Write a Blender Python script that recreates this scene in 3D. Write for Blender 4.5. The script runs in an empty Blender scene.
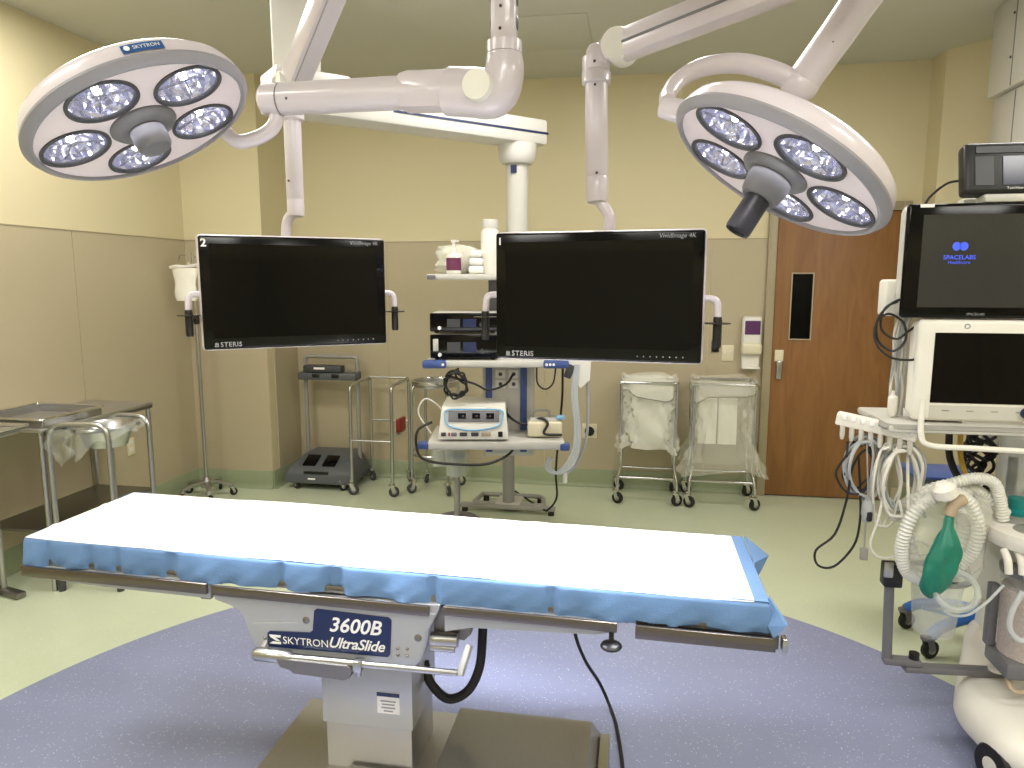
import bpy, bmesh, math, random
from mathutils import Matrix, Vector, Quaternion
random.seed(7)
PI = math.pi
scene = bpy.context.scene
COL = scene.collection

# ------------------------------------------------------------------ camera
cam_d = bpy.data.cameras.new('camera'); cam = bpy.data.objects.new('camera', cam_d); COL.objects.link(cam)
cam_d.sensor_fit = 'HORIZONTAL'; cam_d.sensor_width = 36.0
cam_d.lens = 36.0 * 715.0 / 1024.0
cam_d.clip_start = 0.05; cam_d.clip_end = 50
cam.location = (0, 0, 1.6)
cam.rotation_euler = (math.radians(90 - 8.1974), 0, math.radians(9.8172))
scene.camera = cam

# ------------------------------------------------------------------ world, lights, exposure
wd = bpy.data.worlds.new('world'); scene.world = wd; wd.use_nodes = True
wd.node_tree.nodes['Background'].inputs[0].default_value = (0.9, 0.92, 1.0, 1)
wd.node_tree.nodes['Background'].inputs[1].default_value = 0.05
vs = scene.view_settings
vs.view_transform = 'Standard'; vs.look = 'None'; vs.gamma = 1.0; vs.use_curve_mapping = False
vs.exposure = 0.3
TROFFERS = [(-2.3, -0.9), (0.0, -0.9), (2.2, -0.9), (-2.55, 1.1), (0.0, 0.45), (2.2, 1.1), (-2.45, 3.15), (-0.30, 3.35), (1.75, 3.15)]
TROFFER_W = 21.0
for i, (x, y) in enumerate(TROFFERS):
    ld = bpy.data.lights.new('troffer_light', 'AREA'); ld.shape = 'RECTANGLE'; ld.size = 1.12; ld.size_y = 0.52
    ld.energy = TROFFER_W; ld.color = (1.0, 0.985, 0.96)
    lo = bpy.data.objects.new('troffer_light', ld); COL.objects.link(lo); lo.location = (x, y, 3.045)

# ------------------------------------------------------------------ materials
def lin(c):
    def f(v):
        v /= 255.0
        return v / 12.92 if v <= 0.04045 else ((v + 0.055) / 1.055) ** 2.4
    return (f(c[0]), f(c[1]), f(c[2]), 1.0)
MATS = {}
def mat(name, col, rough=0.5, metal=0.0, var=0.06, vscale=6.0, bump=0.0, bscale=200.0, alpha=1.0, trans=0.0,
        emit=None, estr=0.0, coat=0.0, brush=None, spec=0.5, sheen=0.0):
    m = bpy.data.materials.new(name); m.use_nodes = True; nt = m.node_tree
    b = nt.nodes['Principled BSDF']
    b.inputs['Roughness'].default_value = rough; b.inputs['Metallic'].default_value = metal
    b.inputs['Specular IOR Level'].default_value = spec
    tc = nt.nodes.new('ShaderNodeTexCoord'); nz = nt.nodes.new('ShaderNodeTexNoise')
    nz.inputs['Scale'].default_value = vscale; nz.inputs['Detail'].default_value = 4
    if brush:
        mp = nt.nodes.new('ShaderNodeMapping'); mp.inputs['Scale'].default_value = brush
        nt.links.new(tc.outputs['Object'], mp.inputs['Vector']); nt.links.new(mp.outputs['Vector'], nz.inputs['Vector'])
    else:
        nt.links.new(tc.outputs['Object'], nz.inputs['Vector'])
    mx = nt.nodes.new('ShaderNodeMix'); mx.data_type = 'RGBA'
    c = lin(col)
    mx.inputs[6].default_value = tuple(max(0, v * (1 - var)) for v in c[:3]) + (1,)
    mx.inputs[7].default_value = tuple(min(1, v * (1 + var)) for v in c[:3]) + (1,)
    nt.links.new(nz.outputs['Fac'], mx.inputs[0]); nt.links.new(mx.outputs[2], b.inputs['Base Color'])
    if bump:
        n2 = nt.nodes.new('ShaderNodeTexNoise'); n2.inputs['Scale'].default_value = bscale
        nt.links.new(tc.outputs['Object'], n2.inputs['Vector'])
        bp = nt.nodes.new('ShaderNodeBump'); bp.inputs['Strength'].default_value = bump; bp.inputs['Distance'].default_value = 0.01
        nt.links.new(n2.outputs['Fac'], bp.inputs['Height']); nt.links.new(bp.outputs['Normal'], b.inputs['Normal'])
    if alpha < 1: b.inputs['Alpha'].default_value = alpha
    if trans: b.inputs['Transmission Weight'].default_value = trans
    if coat: b.inputs['Coat Weight'].default_value = coat; b.inputs['Coat Roughness'].default_value = 0.08
    if emit is not None:
        b.inputs['Emission Color'].default_value = lin(emit); b.inputs['Emission Strength'].default_value = estr
    MATS[name] = m
    return m

mat('wall_paint', (216, 205, 168), 0.55, var=0.02, vscale=2, bump=0.05, bscale=300)
mat('wainscot', (184, 172, 144), 0.38, var=0.03, vscale=1.5, bump=0.03, bscale=120)
mat('ceiling_paint', (200, 198, 184), 0.7, var=0.015, vscale=1.2)
mat('cove_green', (148, 158, 126), 0.4, var=0.06, vscale=30)
mat('door_frame_paint', (160, 148, 120), 0.4, var=0.03)
mat('white_enamel', (204, 196, 202), 0.28, var=0.02, coat=0.4)
mat('white_plastic', (228, 225, 216), 0.38, var=0.02)
mat('cream_plastic', (222, 214, 186), 0.4, var=0.02)
mat('boom_white', (214, 212, 206), 0.3, var=0.02, coat=0.3)
mat('lamp_face', (238, 226, 230), 0.35, var=0.02)
mat('lamp_rim', (140, 138, 144), 0.4, var=0.03)
mat('grey_plastic', (110, 109, 113), 0.42, var=0.04)
mat('handle_dark', (40, 40, 50), 0.35, var=0.05)
mat('mid_grey', (150, 148, 142), 0.4, var=0.04)
mat('pale_grey', (196, 194, 186), 0.4, var=0.03)
mat('dark_grey', (62, 63, 66), 0.45, var=0.06)
mat('dark_blue_screen', (24, 30, 58), 0.15, var=0.1)
mat('dark_slate', (86, 90, 93), 0.4, var=0.08)
mat('black_plastic', (16, 16, 18), 0.4, var=0.1)
mat('black_rubber', (22, 22, 24), 0.6, var=0.1)
mat('black_gloss', (3, 3, 5), 0.12, var=0.05, spec=0.25)
mat('screen_glass', (4, 5, 6), 0.05, var=0.05, spec=0.22)
mat('steel', (184, 184, 184), 0.28, metal=1.0, var=0.08, brush=(2, 2, 60))
mat('steel_brushed', (190, 188, 184), 0.46, metal=1.0, var=0.12, brush=(120, 3, 120))
mat('steel_dark', (140, 137, 132), 0.42, metal=1.0, var=0.15, brush=(60, 2, 2))
mat('rail_steel', (122, 114, 106), 0.34, metal=1.0, var=0.10, brush=(2, 60, 60))
mat('chrome', (205, 205, 205), 0.12, metal=1.0, var=0.03)
mat('painted_panel', (178, 180, 182), 0.35, metal=0.35, var=0.04)
mat('navy_label', (22, 38, 82), 0.3, var=0.15, vscale=12)
mat('blue_trim', (62, 84, 142), 0.4, var=0.05)
mat('blue_stand', (38, 104, 184), 0.35, var=0.06)
mat('teal_bag', (20, 116, 96), 0.45, var=0.12, vscale=18, bump=0.3, bscale=30)
mat('teal_plastic', (24, 132, 130), 0.4, var=0.06)
mat('red_plastic', (150, 38, 38), 0.45, var=0.1)
mat('purple_print', (84, 40, 92), 0.45, var=0.2, vscale=60)
mat('maroon_print', (104, 44, 78), 0.45, var=0.2, vscale=80)
mat('light_blue_print', (128, 178, 214), 0.4, var=0.05)
mat('white_print', (238, 238, 238), 0.5, var=0.01)
mat('grey_print', (150, 150, 154), 0.5, var=0.01)
mat('logo_blue', (60, 84, 210), 0.5, var=0.02, emit=(60, 84, 215), estr=0.5)
mat('lamp_logo_blue', (34, 82, 140), 0.4, var=0.03)
mat('drape_white', (244, 243, 236), 0.85, var=0.012, vscale=9, bump=0.10, bscale=260)
mat('drape_blue', (100, 134, 178), 0.8, var=0.10, vscale=10, bump=0.12, bscale=260)
mat('pad_black', (24, 24, 26), 0.6)
mat('clear_plastic', (222, 226, 220), 0.10, var=0.02, alpha=0.24)
mat('clear_thick', (205, 212, 208), 0.15, var=0.03, alpha=0.42)
mat('bag_film', (236, 235, 222), 0.2, var=0.05, vscale=10, alpha=0.55, bump=0.5, bscale=22)
mat('bag_sheer', (232, 231, 218), 0.18, var=0.05, vscale=10, alpha=0.30, bump=0.4, bscale=18)
mat('paper_liner', (240, 238, 224), 0.7, var=0.04, vscale=18, bump=0.3, bscale=30)
mat('film_edge', (70, 66, 48), 0.5, var=0.1)
mat('tube_clear', (214, 220, 222), 0.2, var=0.05, alpha=0.6)
mat('hose_white', (230, 230, 222), 0.4, var=0.04, alpha=0.85)
mat('cable_white', (214, 212, 202), 0.45, var=0.04)
mat('cable_grey', (166, 170, 172), 0.45, var=0.05)
mat('cable_black', (18, 18, 18), 0.5, var=0.1)
mat('cable_yellow', (196, 160, 60), 0.5, var=0.05)
mat('tan_plastic', (176, 158, 132), 0.45, var=0.1)
mat('granules', (206, 186, 176), 0.75, var=0.28, vscale=120, bump=0.8, bscale=160)
mat('outlet_cream', (226, 216, 186), 0.4, var=0.02)
mat('led_white', (240, 240, 255), 0.3, emit=(235, 236, 255), estr=14.0)
mat('troffer_glow', (255, 250, 238), 0.5, emit=(255, 247, 228), estr=3.0)
mat('lens_glass', (230, 232, 240), 0.05, var=0.02, alpha=0.16, spec=0.6)

def nodes_of(m): return m.node_tree.nodes, m.node_tree.links
def speckled(name, base, fleck, dark, scale, amount, rough, patch=0.06):
    m = mat(name, base, rough, var=patch, vscale=3.5, coat=0.18)
    N, L = nodes_of(m); b = N['Principled BSDF']
    base_sock = b.inputs['Base Color'].links[0].from_socket
    tc = [n for n in N if n.type == 'TEX_COORD'][0]
    out = base_sock
    for k, (col, sc, th) in enumerate(((fleck, scale, amount), (dark, scale * 1.35, amount * 0.9))):
        v = N.new('ShaderNodeTexVoronoi'); v.feature = 'F1'; v.inputs['Scale'].default_value = sc
        v.inputs['Randomness'].default_value = 1.0
        L.new(tc.outputs['Object'], v.inputs['Vector'])
        # random radius per cell
        sep = N.new('ShaderNodeSeparateColor'); L.new(v.outputs['Color'], sep.inputs[0])
        mul = N.new('ShaderNodeMath'); mul.operation = 'MULTIPLY'; mul.inputs[1].default_value = th
        pw = N.new('ShaderNodeMath'); pw.operation = 'POWER'; pw.inputs[1].default_value = 3.0
        L.new(sep.outputs[0], pw.inputs[0]); L.new(pw.outputs[0], mul.inputs[0])
        lt = N.new('ShaderNodeMath'); lt.operation = 'LESS_THAN'
        L.new(v.outputs['Distance'], lt.inputs[0]); L.new(mul.outputs[0], lt.inputs[1])
        mx = N.new('ShaderNodeMix'); mx.data_type = 'RGBA'
        L.new(lt.outputs[0], mx.inputs[0]); L.new(out, mx.inputs[6]); mx.inputs[7].default_value = lin(col)
        out = mx.outputs[2]
    L.new(out, b.inputs['Base Color'])
    return m
speckled('floor_green', (200, 208, 180), (212, 218, 194), (186, 196, 164), 70, 0.34, 0.32)
speckled('floor_blue', (138, 144, 174), (196, 202, 220), (124, 130, 162), 125, 0.34, 0.32)

def wood():
    m = mat('door_wood', (128, 80, 40), 0.5, var=0.04, vscale=3)
    N, L = nodes_of(m); b = N['Principled BSDF']
    tc = [n for n in N if n.type == 'TEX_COORD'][0]
    mp = N.new('ShaderNodeMapping'); mp.inputs['Scale'].default_value = (7, 7, 0.9)
    L.new(tc.outputs['Object'], mp.inputs['Vector'])
    n1 = N.new('ShaderNodeTexNoise'); n1.inputs['Scale'].default_value = 2.2; n1.inputs['Detail'].default_value = 8; n1.inputs['Distortion'].default_value = 1.2
    L.new(mp.outputs['Vector'], n1.inputs['Vector'])
    cr = N.new('ShaderNodeValToRGB')
    cr.color_ramp.elements[0].position = 0.3; cr.color_ramp.elements[0].color = lin((126, 84, 42))
    cr.color_ramp.elements[1].position = 0.72; cr.color_ramp.elements[1].color = lin((146, 102, 56))
    L.new(n1.outputs['Fac'], cr.inputs[0]); L.new(cr.outputs[0], b.inputs['Base Color'])
wood()
def reflector_material():
    m = mat('reflector_facets', (196, 196, 212), 0.16, metal=1.0, var=0.45, vscale=22)
    N, L = nodes_of(m); b = N['Principled BSDF']
    tc = [n for n in N if n.type == 'TEX_COORD'][0]
    v = N.new('ShaderNodeTexVoronoi'); v.inputs['Scale'].default_value = 30
    L.new(tc.outputs['Object'], v.inputs['Vector'])
    bp = N.new('ShaderNodeBump'); bp.inputs['Strength'].default_value = 0.8; bp.inputs['Distance'].default_value = 0.02
    L.new(v.outputs['Distance'], bp.inputs['Height']); L.new(bp.outputs['Normal'], b.inputs['Normal'])
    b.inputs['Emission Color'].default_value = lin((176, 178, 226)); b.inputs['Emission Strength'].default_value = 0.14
reflector_material()

# ------------------------------------------------------------------ mesh helpers
def spline(pts, n=6, closed=False):
    P = [Vector(p) for p in pts]
    if len(P) < 3 and not closed: return P
    out = []; N = len(P); rng = range(N if closed else N - 1)
    for i in rng:
        if closed: a, b, c, d = P[i - 1], P[i], P[(i + 1) % N], P[(i + 2) % N]
        else:
            a = P[i - 1] if i > 0 else P[0] * 2 - P[1]; b = P[i]; c = P[i + 1]
            d = P[i + 2] if i + 2 < N else P[-1] * 2 - P[-2]
        for k in range(n):
            t = k / n
            out.append(0.5 * ((2 * b) + (-a + c) * t + (2 * a - 5 * b + 4 * c - d) * t * t + (-a + 3 * b - 3 * c + d) * t ** 3))
    if not closed: out.append(P[-1])
    return out
def bend(pts, r, n=5):
    """polyline with rounded corners"""
    P = [Vector(p) for p in pts]; out = [P[0]]
    for i in range(1, len(P) - 1):
        a = P[i - 1] - P[i]; c = P[i + 1] - P[i]
        k = min(r, a.length * 0.49, c.length * 0.49)
        s = P[i] + a.normalized() * k; e = P[i] + c.normalized() * k
        for j in range(n + 1):
            t = j / n; out.append(s * (1 - t) ** 2 + P[i] * 2 * t * (1 - t) + e * t * t)
    out.append(P[-1]); return out

class MB:
    def __init__(s): s.v = []; s.f = []; s.M = Matrix.Identity(4)
    def _add(s, vs, fs):
        o = len(s.v); s.v += [tuple(s.M @ Vector(v)) for v in vs]; s.f += [tuple(i + o for i in f) for f in fs]; return s
    def box(s, c, d, bev=0.0, seg=2, R=None, taper=None):
        bm = bmesh.new(); bmesh.ops.create_cube(bm, size=1.0)
        for v in bm.verts:
            k = 1.0
            if taper and v.co.z > 0: v.co.x *= taper[0]; v.co.y *= taper[1]
            v.co.x *= d[0]; v.co.y *= d[1]; v.co.z *= d[2]
        if bev: bmesh.ops.bevel(bm, geom=bm.edges[:], offset=min(bev, min(d) * 0.49), segments=seg, profile=0.5, affect='EDGES', clamp_overlap=True)
        bm.verts.index_update(); R = R or Matrix.Identity(3); c = Vector(c)
        s._add([c + R @ v.co for v in bm.verts], [[v.index for v in f.verts] for f in bm.faces]); bm.free(); return s
    def bar(s, p0, p1, w, h, bev=0.0, up=(0, 0, 1)):
        """rectangular beam from p0 to p1, w across, h along up"""
        p0 = Vector(p0); p1 = Vector(p1); x = (p1 - p0); L = x.length; x.normalize()
        y = Vector(up).cross(x)
        if y.length < 1e-4: y = Vector((0, 1, 0)).cross(x)
        y.normalize(); z = x.cross(y)
        R = Matrix((x, y, z)).transposed()
        return s.box((p0 + p1) / 2, (L, w, h), bev, R=R)
    def cyl(s, p0, p1, r0, r1=None, seg=20, cap=True):
        r1 = r0 if r1 is None else r1
        return s.lathe([(r0, 0), (r1, 1)] if not cap else [(0, 0), (r0, 0), (r1, 1), (0, 1)], seg, p0, p1)
    def lathe(s, prof, seg, p0, p1):
        """profile (radius, t) with t=0 at p0 and t=1 at p1"""
        p0 = Vector(p0); p1 = Vector(p1); z = (p1 - p0); L = z.length; z.normalize()
        x = z.orthogonal().normalized()
        if abs(z.z) > 0.999: x = Vector((1, 0, 0))
        y = z.cross(x); vs = []; fs = []; rows = []
        for r, t in prof:
            c = p0 + z * (L * t)
            if r < 1e-7: rows.append([len(vs)]); vs.append(c)
            else:
                rows.append(list(range(len(vs), len(vs) + seg)))
                for k in range(seg):
                    a = 2 * PI * k / seg; vs.append(c + x * (r * math.cos(a)) + y * (r * math.sin(a)))
        for A, B in zip(rows, rows[1:]):
            if len(A) == 1 and len(B) == 1: continue
            for k in range(seg):
                k2 = (k + 1) % seg
                if len(A) == 1: fs.append((A[0], B[k2], B[k]))
                elif len(B) == 1: fs.append((A[k], A[k2], B[0]))
                else: fs.append((A[k], A[k2], B[k2], B[k]))
        return s._add(vs, fs)
    def tube(s, pts, r, seg=10, closed=False, cap=True, flat=None):
        P = [Vector(p) for p in pts]; n = len(P)
        rad = r if callable(r) else (lambda t: r)
        T = []
        for i in range(n):
            a = P[i - 1] if (i > 0 or closed) else P[i]; b = P[(i + 1) % n] if (i < n - 1 or closed) else P[i]
            t = b - a
            T.append(t.normalized() if t.length > 1e-9 else Vector((0, 0, 1)))
        nrm = T[0].orthogonal().normalized(); vs = []; fs = []
        if flat: nrm = (Vector(flat) - T[0] * Vector(flat).dot(T[0])).normalized()
        for i in range(n):
            nrm = nrm - T[i] * nrm.dot(T[i])
            nrm = nrm.normalized() if nrm.length > 1e-6 else T[i].orthogonal().normalized()
            bi = T[i].cross(nrm); rr = rad(i / max(1, n - 1)); ra, rb = rr if isinstance(rr, tuple) else (rr, rr)
            for k in range(seg):
                a = 2 * PI * k / seg; vs.append(P[i] + nrm * (ra * math.cos(a)) + bi * (rb * math.sin(a)))
        for i in range(n if closed else n - 1):
            j = (i + 1) % n
            for k in range(seg):
                k2 = (k + 1) % seg; fs.append((i * seg + k, i * seg + k2, j * seg + k2, j * seg + k))
        if cap and not closed:
            fs.append(tuple(range(seg - 1, -1, -1))); fs.append(tuple((n - 1) * seg + k for k in range(seg)))
        return s._add(vs, fs)
    def prism(s, poly, y0, y1):
        """polygon in (x, z), extruded along y"""
        n = len(poly); vs = [(x, y0, z) for x, z in poly] + [(x, y1, z) for x, z in poly]
        fs = [tuple(range(n)), tuple(range(2 * n - 1, n - 1, -1))] + [(i, i + n, (i + 1) % n + n, (i + 1) % n) for i in range(n)]
        return s._add(vs, fs)
    def slab(s, poly, z0, z1):
        """polygon in (x, y), extruded along z"""
        n = len(poly); vs = [(x, y, z0) for x, y in poly] + [(x, y, z1) for x, y in poly]
        fs = [tuple(range(n - 1, -1, -1)), tuple(range(n, 2 * n))] + [(i, (i + 1) % n, (i + 1) % n + n, i + n) for i in range(n)]
        return s._add(vs, fs)
    def grid(s, fn, nu, nv, wrap=False):
        vs = [fn(i / nu, j / nv) for j in range(nv + 1) for i in range(nu + (0 if wrap else 1))]
        W = nu if wrap else nu + 1
        fs = [(j * W + i, j * W + (i + 1) % W, (j + 1) * W + (i + 1) % W, (j + 1) * W + i) for j in range(nv) for i in range(nu)]
        return s._add(vs, fs)
    def ball(s, c, r, seg=16, rings=8):
        rx, ry, rz = r if isinstance(r, tuple) else (r, r, r)
        c = Vector(c); vs = [c + Vector((0, 0, -rz))]; fs = []
        for j in range(1, rings):
            t = PI * j / rings
            for k in range(seg):
                a = 2 * PI * k / seg; vs.append(c + Vector((rx * math.sin(t) * math.cos(a), ry * math.sin(t) * math.sin(a), -rz * math.cos(t))))
        vs.append(c + Vector((0, 0, rz))); e = len(vs) - 1
        for k in range(seg):
            k2 = (k + 1) % seg; fs.append((0, 1 + k2, 1 + k)); fs.append((e, 1 + (rings - 2) * seg + k, 1 + (rings - 2) * seg + k2))
            for j in range(rings - 2): fs.append((1 + j * seg + k, 1 + j * seg + k2, 1 + (j + 1) * seg + k2, 1 + (j + 1) * seg + k))
        return s._add(vs, fs)

ROOT = {}     # object name -> world matrix of its thing
def link(name, me, parent=None):
    o = bpy.data.objects.new(name, me); COL.objects.link(o)
    if parent is not None: o.parent = parent
    return o
def thing(name, label, cat, loc=(0, 0, 0), rz=0.0, group=None, kind=None):
    o = link(name, None); o.location = loc; o.rotation_euler = (0, 0, rz); o.empty_display_size = 0.1
    if label: o['label'] = label
    if cat: o['category'] = cat
    if group: o['group'] = group
    if kind: o['kind'] = kind
    ROOT[o.name] = Matrix.Translation(Vector(loc)) @ Matrix.Rotation(rz, 4, 'Z')
    return o
def mesh_of(name, mb, m, sharp=38.0, smooth=True):
    me = bpy.data.meshes.new(name); me.from_pydata(mb.v, [], mb.f); me.update()
    bm = bmesh.new(); bm.from_mesh(me); bmesh.ops.recalc_face_normals(bm, faces=bm.faces[:]); bm.to_mesh(me); bm.free()
    if smooth:
        me.polygons.foreach_set('use_smooth', [True] * len(me.polygons))
        me.set_sharp_from_angle(angle=math.radians(sharp))
    me.materials.append(MATS[m]); return me
def part(name, mb, m, parent, local=False, label=None, kind=None, sharp=38.0, smooth=True):
    """mesh child; coordinates are world unless local=True"""
    R = ROOT[parent.name]
    if not local:
        I = R.inverted(); mb.v = [tuple(I @ Vector(v)) for v in mb.v]
    o = link(name, mesh_of(name, mb, m, sharp, smooth), parent); ROOT[o.name] = R
    if label: o['label'] = label
    if kind: o['kind'] = kind
    return o
def solo(name, mb, m, label, cat, origin, group=None, kind=None, sharp=38.0):
    """a thing that is one mesh, coordinates in world, origin at its base"""
    q = Vector(origin); mb.v = [tuple(Vector(v) - q) for v in mb.v]
    o = link(name, mesh_of(name, mb, m, sharp)); o.location = q; ROOT[o.name] = Matrix.Translation(q)
    if label: o['label'] = label
    if cat: o['category'] = cat
    if group: o['group'] = group
    if kind: o['kind'] = kind
    return o
def dup(root, loc, rz, label=None):
    r = root.copy(); COL.objects.link(r); r.location = loc; r.rotation_euler = (0, 0, rz)
    if label: r['label'] = label
    ROOT[r.name] = Matrix.Translation(Vector(loc)) @ Matrix.Rotation(rz, 4, 'Z')
    for ch in list(root.children):
        c = ch.copy(); COL.objects.link(c); c.parent = r; ROOT[c.name] = ROOT[r.name]
        for g in list(ch.children):
            d = g.copy(); COL.objects.link(d); d.parent = c; ROOT[d.name] = ROOT[r.name]
    return r
def lettering(name, text, size, M, m, parent, local=True, shear=0.0, align='LEFT', bold=0.0, spacing=1.0):
    """flat printed text; M maps text x,y plane into place"""
    cu = bpy.data.curves.new('t', 'FONT'); cu.body = text; cu.size = size; cu.shear = shear; cu.align_x = align; cu.align_y = 'CENTER'
    cu.offset = bold; cu.space_character = spacing; cu.resolution_u = 3
    to = bpy.data.objects.new('t', cu); COL.objects.link(to)
    dg = bpy.context.evaluated_depsgraph_get(); me = bpy.data.meshes.new_from_object(to.evaluated_get(dg))
    bpy.data.objects.remove(to); bpy.data.curves.remove(cu)
    me.transform(M if local else ROOT[parent.name].inverted() @ M)
    me.materials.clear(); me.materials.append(MATS[m]); me.name = name
    o = link(name, me, parent); ROOT[o.name] = ROOT[parent.name]; return o
def frontM(x, y, z):      # text on a face that looks to -y
    return Matrix.Translation((x, y, z)) @ Matrix.Rotation(PI / 2, 4, 'X')
def caster(parent, x, y, r=0.035, rz=0.0, w=0.022, z_stem=None, wheel='black_rubber', fork='chrome', hub='mid_grey'):
    z_stem = z_stem or 2 * r + 0.05
    ca, sa = math.cos(rz), math.sin(rz)
    def P(a, b, z): return (x + a * ca - b * sa, y + a * sa + b * ca, z)
    m = MB(); m.cyl(P(-0.012, 0, 2 * r + 0.012), P(-0.012, 0, z_stem), r * 0.28, seg=10)
    for sgn in (-1, 1):
        m.bar(P(-0.012, sgn * (w * 0.5 + 0.005), 2 * r + 0.01), P(0.004, sgn * (w * 0.5 + 0.005), r), 0.004, r * 0.7, up=(ca, sa, 0.01))
    m.cyl(P(-0.012, 0, 2 * r + 0.006), P(-0.012, 0, 2 * r + 0.016), r * 0.7, seg=12)
    f = part('caster', m, fork, parent, local=True)
    k = MB(); k.lathe([(0.0, 0), (r * 0.8, 0), (r, 0.2), (r, 0.8), (r * 0.8, 1), (0, 1)], 18, P(0.004, -w / 2, r), P(0.004, w / 2, r))
    part('wheel', k, wheel, f, local=True)
    h = MB(); h.cyl(P(0.004, -w / 2 - 0.002, r), P(0.004, w / 2 + 0.002, r), r * 0.45, seg=12)
    part('hub', h, hub, f, local=True)
    return f

# ================================================================== ROOM
XL, YB, ZC, XR, YF = -3.38, 5.49, 3.075, 3.3, -2.4
WZ = 1.90
def structure(name, mb, m, origin):
    return solo(name, mb, m, None, None, origin, kind='structure')
fl = structure('floor', MB().box(((XL + XR) / 2, (YB + YF) / 2, -0.05), (XR - XL + 0.3, YB - YF + 0.3, 0.1)), 'floor_green', ((XL + XR) / 2, (YB + YF) / 2, 0))
cx, cy, cr = -0.38, 1.71, 2.055
part('floor_inlay', MB().slab([(cx + cr * math.cos(2 * PI * k / 160), cy + cr * math.sin(2 * PI * k / 160)) for k in range(160)], -0.002, 0.0012), 'floor_blue', fl,
     label='blue speckled vinyl circle around the operating table')
ce = structure('ceiling', MB().box(((XL + XR) / 2, (YB + YF) / 2, ZC + 0.05), (XR - XL + 0.3, YB - YF + 0.3, 0.1)), 'ceiling_paint', ((XL + XR) / 2, (YB + YF) / 2, ZC))
part('access_panel', MB().box((-0.52, 4.53, ZC - 0.003), (0.42, 0.60, 0.006), 0.002), 'ceiling_paint', ce)

def wall(name, p0, p1, thick, panels, base=True, upper=True):
    """vertical wall from p0 to p1 (xy); the room is on the left side of p0->p1; panels = list of joint positions along it"""
    p0 = Vector((p0[0], p0[1], 0)); p1 = Vector((p1[0], p1[1], 0)); d = (p1 - p0); L = d.length; d.normalize()
    n = Vector((-d.y, d.x, 0))        # into the room
    def q(a, b): v = p0 + d * a + n * b; return (v.x, v.y)
    w = structure(name, MB().slab([q(0, -thick), q(L, -thick), q(L, 0), q(0, 0)], 0, ZC), 'wall_paint', ((p0 + p1) / 2))
    js = [0] + list(panels) + [L]
    for a, b in zip(js, js[1:]):
        part('wainscot_panel', MB().slab([q(a + 0.002, -0.004), q(b - 0.002, -0.004), q(b - 0.002, 0.005), q(a + 0.002, 0.005)], 0.10, WZ), 'wainscot', w)
    part('wainscot_cap', MB().slab([q(0, -0.004), q(L, -0.004), q(L, 0.008), q(0, 0.008)], WZ, WZ + 0.006), 'door_frame_paint', w)
    return w, q, L
def baseboard(name, p0, p1):
    p0 = Vector((p0[0], p0[1], 0)); p1 = Vector((p1[0], p1[1], 0)); d = (p1 - p0); L = d.length; d.normalize(); n = Vector((-d.y, d.x, 0))
    m = MB(); prof = [(-0.002, 0.001), (0.034, 0.001), (0.026, 0.006), (0.016, 0.018), (0.010, 0.04), (0.009, 0.135), (0.006, 0.14), (-0.002, 0.14)]
    vs = []; fs = []
    for a in (0, L):
        for t, z in prof: v = p0 + d * a + n * t; vs.append((v.x, v.y, z))
    k = len(prof)
    fs = [(i, (i + 1) % k, k + (i + 1) % k, k + i) for i in range(k)] + [tuple(range(k)), tuple(range(2 * k - 1, k - 1, -1))]
    m._add(vs, fs); return structure(name, m, 'cove_green', (p0 + p1) / 2)
DX0, DX1 = 0.985, 1.80     # door leaf
wall('wall_back', (0.925, YB), (-2.746, YB), 0.15, [0.925 - x for x in (0.53, -0.69, -1.954)])
wall('wall_pilaster_side', (-2.746, YB), (-2.746, 5.1), 0.05, [])
wall('wall_pilaster', (-2.746, 5.0), (XL, 5.0), 0.10, [])
wall('wall_left', (XL, 5.0), (XL, YF), 0.15, [5.0 - y for y in (3.889, 2.67, 1.45, 0.23, -1.0)])
wall('wall_front', (XL, YF), (XR, YF), 0.15, [1.22, 2.44, 3.66, 4.88])
wall('wall_right', (XR, YF), (XR, 3.89), 0.15, [1.22, 2.44, 3.66, 4.88])
wall('wall_angled', (XR, 3.89), (1.93, 5.26), 0.10, [0.70, 1.6])
wall('wall_return', (1.93, 5.26), (1.93, YB), 0.05, [])
wall('wall_door_side', (1.93, YB), (1.862, YB), 0.15, [])
structure('wall_over_door', MB().box(((0.925 + 1.862) / 2, YB + 0.075, (2.145 + ZC) / 2), (1.862 - 0.925, 0.15, ZC - 2.145)), 'wall_paint', (1.39, YB, 2.145))
for nm, a, b in (('baseboard_back', (0.925, YB), (-2.746, YB)), ('baseboard_pilaster_side', (-2.746, YB), (-2.746, 5.0)), ('baseboard_pilaster', (-2.746, 5.0), (XL, 5.0)),
                 ('baseboard_left', (XL, 5.0), (XL, YF)), ('baseboard_front', (XL, YF), (XR, YF)), ('baseboard_right', (XR, YF), (XR, 3.89)),
                 ('baseboard_angled', (XR, 3.89), (1.93, 5.26)), ('baseboard_return', (1.93, 5.26), (1.93, YB))):
    baseboard(nm, a, b)

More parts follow.
